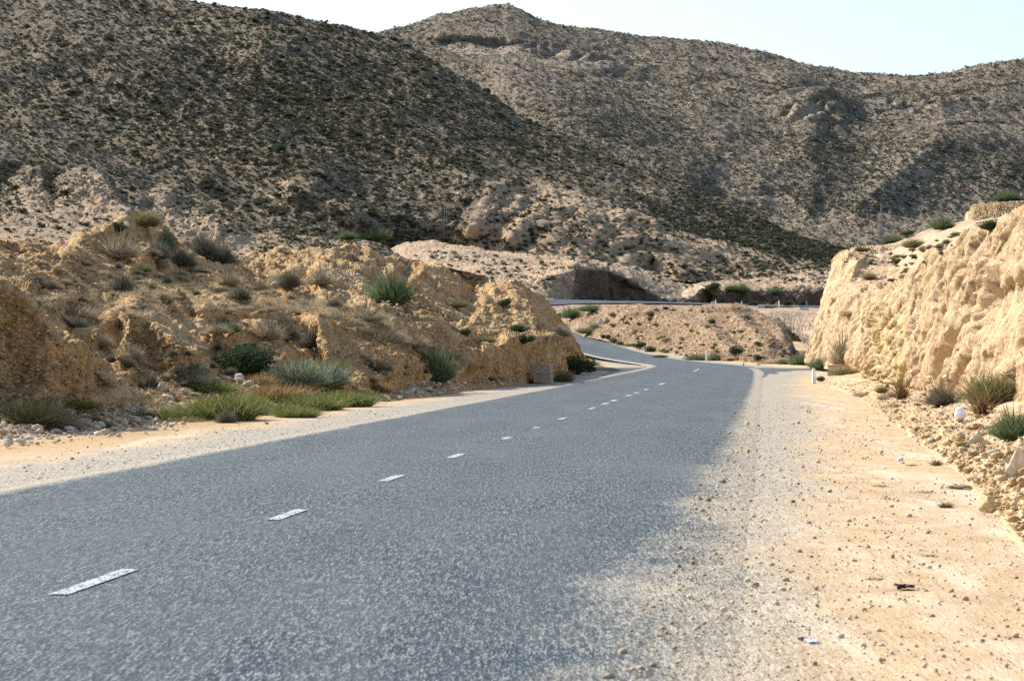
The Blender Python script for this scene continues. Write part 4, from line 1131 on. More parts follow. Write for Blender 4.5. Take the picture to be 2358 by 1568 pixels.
# ------------------------------------------------------------------ scattering of uncountable small stuff
def ico(sub, seed, amp=.25, squash=(1, 1, .7), cuts=0):
    import bmesh
    bm = bmesh.new(); bmesh.ops.create_icosphere(bm, subdivisions=sub, radius=.5)
    v = np.array([x.co[:] for x in bm.verts]); f = np.array([[q.index for q in x.verts] for x in bm.faces]); bm.free()
    rr = np.random.default_rng(seed)
    for _ in range(cuts):
        n = rr.normal(size=3); n /= np.linalg.norm(n); d = rr.uniform(.19, .38)
        s = v @ n - d; v = v - np.where(s > 0, s * .92, 0)[:, None] * n
    v = v * (1 + amp * vnoise(v * 4.1 + seed * 9.7, seed) + amp * .4 * vnoise(v * 9.3 + seed, seed + 3))[:, None]
    return v * np.array(squash), f

def scatter(name, mats, bases, pos, size, seed, zs=None, vary=True, label=None, cat=None, lift=.25):
    rr = np.random.default_rng(seed)
    n = len(pos); k = rr.integers(0, len(bases), n)
    V = []; Fc = []; A = []; off = 0
    for b, (bv, bf) in enumerate(bases):
        ix = np.where(k == b)[0]
        if not len(ix): continue
        th = rr.uniform(0, 2 * np.pi, len(ix)); c, s = np.cos(th)[:, None], np.sin(th)[:, None]
        x = bv[None, :, 0] * c - bv[None, :, 1] * s; y = bv[None, :, 0] * s + bv[None, :, 1] * c
        z = np.broadcast_to(bv[None, :, 2], x.shape)
        v = np.stack([x, y, z * (zs[ix][:, None] if zs is not None else 1)], -1) * size[ix][:, None, None]
        v = v + pos[ix][:, None, :]; v[..., 2] += (size[ix] * lift)[:, None] * (zs[ix][:, None] if zs is not None else 1)
        V.append(v.reshape(-1, 3)); Fc.append((bf[None] + (np.arange(len(ix)) * len(bv))[:, None, None]).reshape(-1, bf.shape[1]) + off)
        A.append(np.repeat(rr.uniform(0, 1, len(ix)), len(bv))); off += v.shape[0] * v.shape[1]
    me = make_mesh(name, np.concatenate(V), np.concatenate(Fc), False, {'vary': np.concatenate(A)})
    o = link(name, me, mats)
    return tag(o, label, cat, None, 'stuff')

def stone_mat(name, c1, c2, c3):
    m, nt, b = new_mat(name); N = NT(nt)
    c = N.ramp(N.attr('vary'), [(0, c1), (.55, c2), (1, c3)])
    n = N.noise(12, 3)
    c = N.mix(N.ramp(n, [(.35, .35), (.6, 0.)]), c, c1)
    N.link(c, b.inputs['Base Color']); return m
M['st_tan'] = stone_mat('loose_stones', (.32, .205, .10), (.48, .335, .18), (.62, .48, .30))
M['st_clod'] = stone_mat('earth_clods', (.25, .145, .065), (.40, .26, .13), (.54, .39, .22))
M['st_pale'] = stone_mat('pale_stones', (.42, .34, .24), (.60, .52, .40), (.72, .67, .57))
M['st_grey'] = stone_mat('gravel_chips', (.28, .20, .12), (.50, .40, .28), (.68, .62, .50))
M['st_hill'] = stone_mat('hill_stones', (.15, .125, .09), (.26, .22, .16), (.40, .34, .26))
R0 = [ico(1, s, .04, (1, .72, .55), 9) for s in range(8)]
R2 = [ico(2, 40 + s, .16, (1, .82, .7), 7) for s in range(6)]
BL = [ico(1, 20 + s, .55, (1, 1, .75)) for s in range(5)]

def leafblob(seed, n=34):
    """open ball of leaf-size faces for a shrub seen from far away"""
    rr = np.random.default_rng(seed)
    d = rr.normal(size=(n, 3)); d /= np.linalg.norm(d, axis=1)[:, None]; d[:, 2] = np.abs(d[:, 2]) * .9 - .1
    p = d * rr.uniform(.25, .5, n)[:, None]
    a = rr.normal(size=(n, 3)) * .16 + d * .10; b = rr.normal(size=(n, 3)) * .16
    v = np.stack([p - a, p + b, p + a], 1).reshape(-1, 3)
    return v, np.arange(n * 3).reshape(-1, 3)
LB = [leafblob(s) for s in range(6)]
LBF = [leafblob(30 + s, 16) for s in range(6)]

def pick(p, n, seed, dens):
    rr = np.random.default_rng(seed)
    w = dens(p).ravel(); w = np.clip(w, 0, None); w /= w.sum()
    ix = rr.choice(len(w), n, p=w, replace=False)
    q = p.reshape(-1, 3)[ix]
    return q + rr.normal(size=q.shape) * np.array([.2, .2, 0])

def bg(u, v, cu, cv, ru, rv): return np.exp(-((u - cu) / ru) ** 2 - ((v - cv) / rv) ** 2)
def dens_hill(p):
    u, v = UV(p)
    d = .45 + .9 * bg(u, v, 700, 230, 420, 150) - .25 * bg(u, v, 1450, 440, 230, 60) + .35 * fbm(p, 30, 3, seed=200)
    rowok = np.ones(p.shape[0]); rowok[-26:] = 0
    return np.clip(d, .08, 2) * rowok[:, None] * (1 - .62 * tanzone(u, v))
def not_bare(p, items, k=.85):
    u, v = UV(p); return 1 - k * np.clip(blob(u, v, items), 0, 1)
BARE_H = [(1140, 500, 50, 70, 1), (1150, 450, 24, 34, 1), (1240, 440, 80, 20, .85), (1290, 465, 24, 22, .9), (1290, 540, 90, 50, 1), (1430, 545, 90, 48, 1), (1250, 580, 120, 30, .9), (1500, 600, 120, 40, .9), (1800, 500, 30, 28, .7)]
BARE_S = [(70, 445, 38, 55, 1), (200, 455, 60, 75, 1), (250, 490, 60, 40, .9), (380, 480, 28, 50, 1), (460, 540, 70, 42, 1), (545, 570, 50, 30, 1), (300, 370, 90, 22, .6)]

def hill_shrubs(p, n, seed, dens, lo, hi, label, nm=0):
    q = pick(p, n, seed, dens)
    rr = np.random.default_rng(seed + 1)
    s = np.clip(rr.lognormal(math.log(lo), .38, n), lo * .5, hi)
    return q, s
qh, sh = hill_shrubs(HILL, 34000, 300, lambda p: dens_hill(p) * not_bare(p, BARE_H), .50, 1.5, '')
def dens_spur(p):
    rowok = np.ones(p.shape[0]); rowok[-20:] = 0; rowok[:8] = 0
    u, v = UV(p)
    return np.clip(.55 + .8 * bg(u, v, 30, 420, 120, 60) + .3 * fbm(p, 20, 3, seed=201), .1, 2) * rowok[:, None] * not_bare(p, BARE_S) * np.clip(1.3 - (v - 330) / 250, .35, 1)
qs, ss_ = hill_shrubs(SPUR, 8000, 310, dens_spur, .34, 1.0, '')
q = np.concatenate([qh, qs]); s = np.concatenate([sh, ss_])
app = s / q[:, 1]; u_, v_ = UV(q)
vis = (u_ > 5) & (u_ < 2350) & (v_ > 5)
app = np.where(vis, app, 0)
for i in range(len(app)):
    pass
# hidden ones behind nearer terrain do not count as the largest in view
iu = np.clip(((u_ + 120) / ZC).astype(int), 0, ZW - 1); iv = np.clip(((v_ + 100) / ZC).astype(int), 0, ZH - 1)
app = np.where(zbuf[iv, iu] > q[:, 1] * .93, app, 0)
big = np.argsort(-app)[:300]
rest = np.setdiff1d(np.arange(len(q)), big)
protos = []
for k in range(4):
    v, f = leafblob(70 + k, 70)
    me = make_mesh('hill_shrub', v, f, False, {'vary': np.random.default_rng(k).uniform(0, 1, len(v) // 3).repeat(3)}); me.materials.append(M['hillshrub'])
    protos.append(me)
for j, i in enumerate(big):
    o = link('hill_shrub', protos[j % 4]); o.location = q[i] + np.array([0, 0, s[i] * .12]); o.scale = (s[i] * 1.1, s[i] * 1.1, s[i] * .8); o.rotation_euler = (0, 0, j * 2.1)
    tag(o, 'dark green low shrub dotting the stony slopes of the big hill', 'shrub', 'low shrubs dotting the big hill')
scatter('shrubbery', M['hillshrub'], LB, q[rest], s[rest] * 1.15, 320, zs=np.full(len(rest), .72), lift=.14)
def dens_far(p):
    u, v = UV(p); rowok = np.ones(p.shape[0]); rowok[-30:] = 0; rowok[:10] = 0
    d = .5 + .9 * bg(u, v, 1450, 300, 190, 110) + .7 * bg(u, v, 1950, 360, 90, 110) + .5 * bg(u, v, 2300, 380, 120, 90) + .5 * fbm(p, 70, 3, seed=203)
    return np.clip(d, .06, 2) * rowok[:, None]
qf, sf = hill_shrubs(FAR, 42000, 330, dens_far, .72, 2.0, '')
scatter('shrubbery', M['farshrub'], LBF, qf, sf * 1.25, 331, zs=np.full(len(qf), .7), lift=.14)
# scattered pale stones on the hills
qr = pick(HILL, 7000, 340, lambda p: dens_hill(p)); scatter('rubble', M['st_hill'], R0, qr, np.random.default_rng(1).uniform(.25, .8, len(qr)), 341)
qr = pick(SPUR, 2500, 342, dens_spur); scatter('rubble', M['st_hill'], R0, qr, np.random.default_rng(2).uniform(.15, .5, len(qr)), 343)
qr = pick(FAR, 6000, 344, lambda p: dens_far(p) ** .5); scatter('rubble', M['st_hill'], R0, qr, np.random.default_rng(3).uniform(.6, 1.8, len(qr)), 345)

def from_px(pts, y0=0, y1=1e5):
    out = []
    for (u, v) in pts:
        Y = depth(u, v)
        if y0 < Y < y1: out.append(P(u, v, Y))
    return np.array(out)
# small shrubs/tufts on the pale middle terrain: too many and too small to tell apart
pts = region([(950, 575), (1100, 585), (1330, 615), (1320, 630), (1250, 670), (1100, 690), (950, 650)], 260) + region([(1560, 600), (1930, 610), (1900, 655), (1650, 650), (1560, 670), (1490, 640)], 240) + region([(1090, 560), (1160, 440), (1260, 440), (1320, 500), (1500, 510), (1560, 590), (1480, 625), (1200, 590)], 420)
pp = from_px(pts, 250); scatter('undergrowth', M['hillshrub'], LB, pp, np.random.default_rng(5).uniform(.3, .95, len(pp)), 351, zs=np.full(len(pp), .7), lift=.14)

# rubble on the bank, its foot, the talus and the mound
pts = region([(-20, 880), (300, 800), (700, 800), (1000, 850), (1200, 868), (1000, 890), (560, 955), (0, 1018)], 1500) + region([(0, 600), (400, 560), (700, 650), (1000, 640), (1280, 760), (1290, 830), (900, 850), (0, 880)], 1500)
pp = from_px(pts, 0, 170); scatter('rubble', M['st_tan'], R0, pp, np.clip(np.random.default_rng(6).lognormal(math.log(.06), .5, len(pp)), .02, .24), 361)
pts = region([(0, 958), (400, 925), (450, 975), (400, 998), (0, 1035)], 1100) + region([(440, 880), (600, 860), (620, 930), (480, 920)], 120) + region([(860, 890), (1000, 878), (1130, 872), (1240, 880), (1000, 912), (880, 925)], 420) + region([(700, 615), (830, 632), (900, 690), (960, 740), (900, 720), (800, 660)], 380)
pp = from_px(pts, 0, 170); scatter('rubble', M['st_pale'], R0, pp, np.clip(np.random.default_rng(7).lognormal(math.log(.09), .5, len(pp)), .03, .30), 362)
pts = region([(1900, 878), (2086, 890), (2250, 925), (2390, 980), (2390, 1290), (2260, 1130), (2180, 1062), (2080, 990), (1960, 905)], 3200)
pp = from_px(pts, 0, 110); scatter('rubble', M['st_tan'], R0, pp, np.clip(np.random.default_rng(8).lognormal(math.log(.034), .65, len(pp)), .012, .2), 363)
pts = region([(1300, 720), (1400, 705), (1700, 708), (1815, 770), (1815, 835), (1560, 828), (1400, 775)], 2200)
pp = from_px(pts, 170, 300); scatter('rubble', M['st_tan'], R0, pp, np.clip(np.random.default_rng(9).lognormal(math.log(.16), .45, len(pp)), .06, .5), 364)
pts = region([(950, 575), (1330, 610), (1330, 690), (950, 690)], 900) + region([(1560, 600), (1930, 600), (1900, 660), (1560, 690)], 700)
pp = from_px(pts, 250); scatter('rubble', M['st_pale'], R0, pp, np.clip(np.random.default_rng(10).lognormal(math.log(.3), .4, len(pp)), .1, .8), 365)

# loose gravel on both shoulders and on the ragged edge of the asphalt
rr = np.random.default_rng(77)
n = 26000
yy = 9.5 * np.exp(rr.uniform(0, 1, n) ** 1.1 * math.log(75 / 9.5))
la = np.where(rr.random(n) < .80, 3.35 + 4.4 * rr.random(n) ** 1.5, -(3.55 + 2.6 * rr.random(n)))
keep = (la < 0) | (la < np.interp(yy, [9, 18, 40, 75], [7.6, 7.2, 7.8, 9]))
yy, la = yy[keep], la[keep]
xx = -4.06 + .1038 * yy + la
inside = np.abs(xx) < .24 * yy + .6
xx, yy, la = xx[inside], yy[inside], la[inside]
sz = np.clip(rr.lognormal(math.log(.0072), .6, len(xx)), .004, .05)
kp = rr.random(len(xx)) < np.interp(yy, [9, 30, 50, 70], [1, .9, .5, 0])
xx, yy, la, sz = xx[kp], yy[kp], la[kp], sz[kp]
scatter('gravel', M['st_grey'], [ico(1, 5, .3, (1, .8, .6)), ico(1, 6, .3, (1, .7, .7)), ico(1, 8, .35, (.9, 1, .6))], np.stack([xx, yy, np.where(np.abs(la) < 4.1, .012, -.022)], 1), sz * (1 + yy / 60), 371, lift=.2)

pts = region([(0, 690), (60, 690), (190, 830), (260, 890), (200, 930), (0, 960)], 1500) + region([(300, 730), (400, 780), (500, 860), (400, 870), (260, 850)], 700) + region([(760, 760), (900, 790), (1000, 880), (880, 890), (700, 850)], 500) + region([(900, 690), (1180, 850), (1100, 870), (960, 800)], 600) + region([(0, 570), (200, 560), (340, 540), (560, 640), (300, 640), (0, 640)], 700)
pp = from_px(pts, 0, 170); scatter('rubble', M['st_clod'], R0, pp, np.clip(np.random.default_rng(16).lognormal(math.log(.055), .65, len(pp)), .02, .3), 366)
# dry grass mats on the bank (nobody could count these blades)
pts = region([(560, 690), (760, 690), (900, 740), (960, 800), (860, 775), (740, 725), (560, 712)], 800) + region([(60, 690), (300, 640), (520, 660), (700, 700), (500, 715), (200, 745)], 520) + region([(900, 745), (1010, 800), (1160, 865), (1080, 850), (960, 800)], 160) + region([(130, 900), (420, 880), (420, 960), (150, 990)], 160)
pp = from_px(pts)
V = []; Fc = []; A = []; off = 0
for i, c in enumerate(pp):
    v, f, a = blades(22, 5000 + i, .5, 60, .022, .6, .4)
    sc = rr.uniform(.14, .32); V.append(v * np.array([sc * 1.6, sc * 1.6, sc]) + c); Fc.append(f + off); A.append(a); off += len(v)
tag(link('dry_grass', make_mesh('dry_grass', np.concatenate(V), np.concatenate(Fc), False, {'vary': np.concatenate(A)}), M['dry']), kind='stuff')

# ------------------------------------------------------------------ single rocks
rk = []
for k, (v, f) in enumerate(ico(4, 60 + s, .10, (1, .85, .9), 16) for s in range(5)):
    rk.append((v, f))
rm = {}
def rock(u, v, w, h, label, mat='rock', group='pale stones lying beside the road', name='rock', Y=None):
    cnt[0] += 1
    k = cnt[0] % 5
    if (k, mat) not in rm:
        me = make_mesh('rock', rk[k][0], rk[k][1], False); me.materials.append(M[mat]); rm[(k, mat)] = me
    Y = Y or depth(u, v - 2); o = link(name, rm[(k, mat)])
    sx = w / F * Y * 1.1; sz = h / F * Y * 1.35
    o.location = P(u, v - h * .42, Y + sx * .3); o.scale = (sx, sx * .9, sz); o.rotation_euler = (0.15, 0.1, cnt[0] * 2.4)
    return tag(o, label, 'boulder' if w > 27 else 'stone', group)
for a in [
 (291, 946, 34, 27, 'rounded white boulder standing apart above the roadside stones'),
 (165, 953, 34, 15, 'flattened white boulder beside the flat green clump'),
 (172, 963, 36, 8, 'thin white slab just below the flattened boulder'),
 (375, 905, 36, 26, 'white angular boulder on the upper stone heap behind the grass'),
 (393, 906, 22, 14, 'smaller white stone wedged against the angular boulder of the upper heap'),
 (386, 922, 44, 17, 'long white boulder, lowest of the upper stone heap'),
 (424, 905, 26, 15, 'white stone half hidden by the grey-green clump'),
 (467, 906, 42, 13, 'flat white stone between the green clumps'),
 (555, 884, 46, 24, 'tall white boulder in front of the large dark green bush'),
 (570, 892, 34, 22, 'cracked white boulder leaning on the tall white boulder'),
 (525, 878, 21, 14, 'round white stone beside the tall white boulder'),
 (500, 876, 24, 12, 'brownish stone beside the yellowish green clump'),
 (250, 978, 26, 18, 'cream egg shaped stone in the roadside row'),
 (289, 979, 24, 18, 'cream stone next to the egg shaped one'),
 (296, 984, 24, 8, 'thin cream slab under the cream stone'),
 (315, 994, 30, 12, 'yellowish wedge shaped stone at the shoulder edge'),
 (350, 982, 24, 22, 'pointed stone on top of the roadside heap'),
 (366, 986, 19, 16, 'grey stone in the middle of the roadside heap'),
 (384, 984, 24, 15, 'yellow stone at the end of the roadside heap by the grass'),
 (344, 996, 22, 12, 'white stone at the base of the roadside heap'),
 (358, 992, 18, 12, 'small white stone under the grey heap stone'),
 (165, 1002, 28, 16, 'rounded cream stone at the shoulder edge near the brown tussock'),
 (217, 998, 13, 9, 'small brown cube-like stone at the shoulder edge'),
 (220, 982, 22, 13, 'low white stone behind the small brown one'),
 (200, 969, 17, 8, 'small yellowish flat stone behind the roadside row'),
 (92, 1001, 28, 18, 'yellow-brown split stone near the olive shrub'),
 (47, 996, 24, 18, 'dark tan stone under the olive shrub'),
 (27, 990, 20, 14, 'cream stone under the olive shrub beside the dark tan stone'),
 (60, 1009, 28, 10, 'pale slab in front of the dark tan stone'),
 (40, 1020, 32, 9, 'flat white slab on the gravel shoulder'),
 (86, 1058, 20, 9, 'lone tan stone on the gravel shoulder near the asphalt'),
 (120, 1002, 14, 16, 'pointed pale stone standing upright at the shoulder edge'),
 (635, 662, 34, 19, 'pale tilted boulder in the middle of the bank'),
 (287, 523, 28, 13, 'white boulder on the very crest of the bank'),
 (158, 606, 20, 9, 'small white stone on the slope under the first crest mound'),
 (523, 660, 12, 9, 'small white stone on the slope among pale shrubs'),
 (377, 712, 15, 9, 'white stone below the spiky yellow-green tuft'),
 (985, 902, 40, 14, 'large flat white stone at the mouth of the gully'),
 (945, 905, 34, 12, 'flat white stone beside the small rust coloured shrub'),
 (960, 915, 30, 9, 'low white slab in front of the flat white stones'),
 (1008, 912, 26, 10, 'white stone at the end of the flat stone heap'),
 (1010, 890, 22, 14, 'rounded pale stone in front of the soft grey-green bush'),
 (1177, 868, 14, 8, 'small white stone at the foot of the bank end'),
 (1711, 842, 9, 10, 'small white pointed stone at the far edge of the road'),
 (1746, 843, 8, 8, 'small white stone between bushes at the far gravel edge'),
]: rock(*a)
for a in [
 (2178, 876, 24, 17, 'white boulder at the foot of the bluff', 'rock'),
 (2147, 882, 14, 9, 'small white stone next to the white boulder at the bluff foot', 'rock'),
 (2190, 886, 44, 16, 'cream stone below the white boulder at the bluff foot', 'rock_tan'),
 (2041, 893, 16, 12, 'round cream stone on the upper talus', 'rock_tan'),
 (1995, 908, 12, 9, 'round tan stone at the upper shoulder edge', 'rock_tan'),
 (2048, 971, 16, 12, 'pale stone on the edge of the talus', 'rock'),
 (2209, 1018, 50, 32, 'golden boulder at the front of the boulder group', 'rock_tan'),
 (2240, 990, 62, 20, 'long golden boulder behind the boulder group', 'rock_tan'),
 (2248, 1024, 44, 30, 'cream square boulder in the middle of the boulder group', 'rock'),
 (2282, 1033, 40, 11, 'reddish flat stone resting on the boulders', 'rock_tan'),
 (2286, 1052, 50, 22, 'wide pale boulder under the reddish flat stone', 'rock'),
 (2246, 1050, 24, 24, 'pale wedge of rock below the cream square boulder', 'rock'),
 (2340, 1100, 62, 78, 'largest pale boulder, tall and rounded, half behind the olive shrub', 'rock'),
 (2278, 1182, 50, 42, 'grey-brown rock sitting alone low on the talus', 'rock_tan'),
 (2320, 1190, 36, 14, 'tan stone half buried next to the lone grey-brown rock', 'rock_tan'),
 (2216, 1046, 28, 8, 'thin cream slab on the sand in front of the boulders', 'rock'),
 (2028, 1524, 16, 14, 'dark brown stone on the sand closest to the camera', 'rock_tan'),
 (2110, 1492, 15, 10, 'brown pebble beside the dark brown stone', 'rock_tan'),
 (2157, 1548, 14, 10, 'brown pebble at the lower edge of the sand', 'rock_tan'),
 (2136, 1228, 26, 10, 'tan flat stone in the middle of the sandy shoulder', 'rock_tan'),
 (1994, 1030, 11, 8, 'brown stone alone on the gravel shoulder', 'rock_tan'),
 (2345, 1408, 16, 13, 'white pebble on the sand near the frame edge', 'rock'),
 (2305, 1296, 12, 8, 'small white pebble on the sand', 'rock'),
 (2353, 460, 14, 14, 'pale boulder on top of the dry stone wall', 'rock'),
]: rock(*a[:5], mat=a[5], group='stones below the bluff')

# ------------------------------------------------------------------ box / lathe helpers for man-made things
import bmesh
def box_bm(sx, sy, sz, taper=1.0, bev=.01, noise=0.0, seed=0, sub=0):
    bm = bmesh.new(); bmesh.ops.create_cube(bm, size=1)
    for v in bm.verts:
        t = taper if v.co.z > 0 else 1
        v.co = Vector((v.co.x * sx * t, v.co.y * sy * t, (v.co.z + .5) * sz))
    if bev: bmesh.ops.bevel(bm, geom=list(bm.edges), offset=bev, segments=2, affect='EDGES')
    if sub: bmesh.ops.subdivide_edges(bm, edges=list(bm.edges), cuts=sub, use_grid_fill=True)
    if noise:
        a = np.array([v.co[:] for v in bm.verts]); d = fbm(a, .12, 3, .6, seed=seed) * noise
        bm.normal_update()
        for v, k in zip(bm.verts, d): v.co += v.normal * float(k)
    return bm
def bm_obj(name, bm, mat, parent=None):
    me = bpy.data.meshes.new(name); bm.to_mesh(me); bm.free(); me.materials.append(mat)
    return link(name, me, None, parent)

def post(u, v, h, label, w=.13, Y=None):
    Y = Y or depth(u, v - 1); H = h / F * Y
    root = link('marker_post', None); root.location = P(u, v, Y); root.rotation_euler = (0, 0, .25)
    bm_obj('shaft', box_bm(w, w * .8, H * .86 + .12, .94, .012), M['white'], root).location.z = -.12
    bm_obj('cap', box_bm(w * .90, w * .72, H * .14, .62, .012), M['white'], root).location.z = H * .86 + .001
    return tag(root, label, 'marker post', 'white concrete marker posts along the road')
post(1874, 881, 34, 'white concrete marker post on the gravel, nearest to the camera', .14, 100)
post(1627, 833, 23, 'white marker post on the outside of the bend beside a green bush', .12)
post(1575, 829, 20, 'leaning white marker post on the outside of the bend', .11).rotation_euler = (0, .06, .2)
post(1310.5, 760, 20, 'slim white marker post closest to the tip of the bank', .10)
post(1341, 768, 18, 'slim white marker post next to the triangular sign', .10)
post(1648, 701, 11, 'far white marker post on the upper road, first after the mound crest', .14, 362)
post(1708, 702.5, 9, 'far low white marker post on the upper road beside a dark bush', .14, 372)
post(1794, 705, 13, 'far tall white marker post in front of the dark road cut', .2, 380)
post(1857, 702, 8, 'far white marker post behind the white culvert wall', .14, 392)

def block(u, v, w, h, Y, label):
    W = w / F * Y; H = h / F * Y
    root = link('concrete_block', None); root.location = P(u, v, Y + .2); root.rotation_euler = (0, 0, math.radians(-14))
    hh = H / 2 - .004
    for k, s in ((0, 1.0), (1, .985)):
        b = bm_obj('course', box_bm(W * s, W * .75 * s, hh, 1, .018, .02, 5 + k, 5), M['concrete'], root); b.location = (0, 0, -.05 + k * (hh + .006))
    b = bm_obj('coping', box_bm(W * 1.02, W * .78, .05, .98, .012, .012, 9, 4), M['concrete'], root); b.location.z = -.05 + 2 * hh + .01
    return tag(root, label, 'concrete block', 'squat concrete blocks beside the road')
block(1251, 879, 40, 41, 99, 'squat weathered concrete block at the foot of the earth bank end')
block(1922, 865, 30, 24, 112, 'squat concrete block at the foot of the tall bluff')

def slab(u, v, w, h, Y, label):
    root = link('culvert_wall', None); root.location = P(u, v, Y)
    W = w / F * Y; H = h / F * Y
    bm_obj('wall_body', box_bm(W, .5, H, 1, .04), M['white'], root)
    bm_obj('coping', box_bm(W * 1.04, .6, .10, 1, .02), M['white'], root).location.z = H + .003
    tag(root, label, 'culvert wall', 'low white culvert walls')
slab(1851, 717, 22, 7, 372, 'low white culvert wall at the roadside before the tall bluff')
slab(1752, 707.5, 16, 4, 368, 'short pale kerb wall between dark bushes on the upper road')

# triangular bend warning sign
Y = depth(1384, 774); root = link('road_sign', None); root.location = P(1384, 777, Y); root.rotation_euler = (0, 0, .10)
k = Y / F
M['signred'] = plain_mat('faded_sign_border', (.22, .05, .06), (.30, .08, .09), 20, .5)
M['signwhite'] = plain_mat('sign_face', (.66, .66, .68), (.76, .76, .77), 20, .5)
M['signblack'] = plain_mat('sign_arrow', (.02, .02, .03), (.04, .04, .05), 20, .5)
M['metal'] = plain_mat('dull_steel', (.16, .14, .13), (.26, .24, .22), 10, .6)
bm = bmesh.new(); bmesh.ops.create_cone(bm, cap_ends=True, segments=12, radius1=.035, radius2=.032, depth=44 * k)
bmesh.ops.translate(bm, verts=bm.verts, vec=(0, .03, 20 * k)); bm_obj('pole', bm, M['metal'], root)
def tri(name, s, y, mat, th=.012, r=.10):
    bm = bmesh.new(); pts = []
    c = [(-s / 2, -s * .289), (s / 2, -s * .289), (0, s * .577)]
    for i in range(3):
        a, b, d = np.array(c[i]), np.array(c[i - 1]), np.array(c[(i + 1) % 3])
        e1 = a + (b - a) * r; e2 = a + (d - a) * r
        for t in np.linspace(0, 1, 5):
            q = (1 - t) ** 2 * e1 + 2 * t * (1 - t) * a + t * t * e2; pts.append(q)
    vs = [bm.verts.new((q[0], y, q[1] + 35.5 * k)) for q in pts]
    f = bm.faces.new(vs); g_ = bmesh.ops.extrude_face_region(bm, geom=[f])
    bmesh.ops.translate(bm, verts=[x for x in g_['geom'] if isinstance(x, bmesh.types.BMVert)], vec=(0, th, 0))
    bmesh.ops.recalc_face_normals(bm, faces=bm.faces)
    return bm_obj(name, bm, mat, root)
S = 16.5 * k
tri('border', S, -.006, M['signred'])
tri('face', S * .74, -.012, M['signwhite'], .006, .06)
bm = bmesh.new()
ar = [(-.10, -.20), (-.04, -.20), (-.04, -.02), (.03, .07), (.07, .03), (.10, .19), (-.05, .15), (-.01, .11), (-.10, .0)]
vs = [bm.verts.new((x * S, -.0155, 35.5 * k + z * S - .02)) for x, z in ar]; f = bm.faces.new(vs)
g_ = bmesh.ops.extrude_face_region(bm, geom=[f]); bmesh.ops.translate(bm, verts=[x for x in g_['geom'] if isinstance(x, bmesh.types.BMVert)], vec=(0, .003, 0))
bmesh.ops.recalc_face_normals(bm, faces=bm.faces); bm_obj('arrow', bm, M['signblack'], root)
tag(root, 'triangular bend warning sign with red border on a thin steel pole', 'road sign')

# dry stone wall on the hill shoulder
Y0 = 184.0
rr = np.random.default_rng(12); V = []; Fc = []; A = []; off = 0
path = [P(2243, 512, 192), P(2236, 512, 186), P(2244, 513, 181), P(2300, 510, 178), P(2370, 500, 176), P(2470, 490, 175)]
path = np.array(path); dpt = np.r_[0, np.cumsum(np.linalg.norm(np.diff(path, axis=0), axis=1))]
Hh = 1.62; zt = 0
row = 0
while zt < Hh:
    rh = rr.uniform(.11, .17); x = rr.uniform(0, .1)
    while x < dpt[-1]:
        wl = rr.uniform(.13, .27)
        c = np.array([np.interp(x, dpt, path[:, i]) for i in range(3)]); c[2] = path[:, 2].min() - .1 + zt + rh / 2 if False else c[2] * 0 + (P(2300, 510, 178)[2] - .25) + zt + rh / 2
        bv, bf = R2[rr.integers(0, 6)]
        th = rr.uniform(-.3, .3)
        v = bv * np.array([wl * 1.12, .30, rh * 1.5]); v = np.stack([v[:, 0] * np.cos(th) - v[:, 1] * np.sin(th), v[:, 0] * np.sin(th) + v[:, 1] * np.cos(th), v[:, 2]], 1)
        V.append(v + c + np.array([0, rr.uniform(-.03, .03), 0])); Fc.append(bf + off); off += len(v); A.append(np.full(len(v), rr.random())); x += wl
    zt += rh * .95
M['st_wall'] = stone_mat('wall_stones', (.36, .28, .16), (.52, .43, .27), (.68, .60, .44))
w_root = link('stone_wall', None)
stones = link('stones', make_mesh('stones', np.concatenate(V), np.concatenate(Fc), False, {'vary': np.concatenate(A)}), M['st_wall'], w_root)
# earth fill held by the wall
n = len(path); zb = P(2300, 510, 178)[2] - .3
inner = path + np.array([[.35, 2.0, 0]]); 
vv = []
for q in path + np.array([[.14, .16, 0]]): vv.append([(q[0], q[1], zb), (q[0], q[1], zb + Hh + .08)])
for q in path[::-1] + np.array([[1.2, 9.0, 0]]): vv.append([(q[0], q[1], zb), (q[0], q[1], zb + Hh + .1)])
vv = np.array(vv); m_ = len(vv); fl = [[i * 2, ((i + 1) % m_) * 2, ((i + 1) % m_) * 2 + 1, i * 2 + 1] for i in range(m_)]
bm = bmesh.new(); bvs = [bm.verts.new(x) for x in vv.reshape(-1, 3)]
for f in fl: bm.faces.new([bvs[i] for i in f])
bm.faces.new([bvs[i * 2 + 1] for i in range(m_)]); bm_obj('earth_fill', bm, M['slope'], w_root)
tag(w_root, 'dry stone retaining wall of small pale stones on the hill shoulder', 'stone wall')

M['pylon'] = plain_mat('galvanised_steel', (.24, .22, .21), (.34, .31, .29), 10, .7)
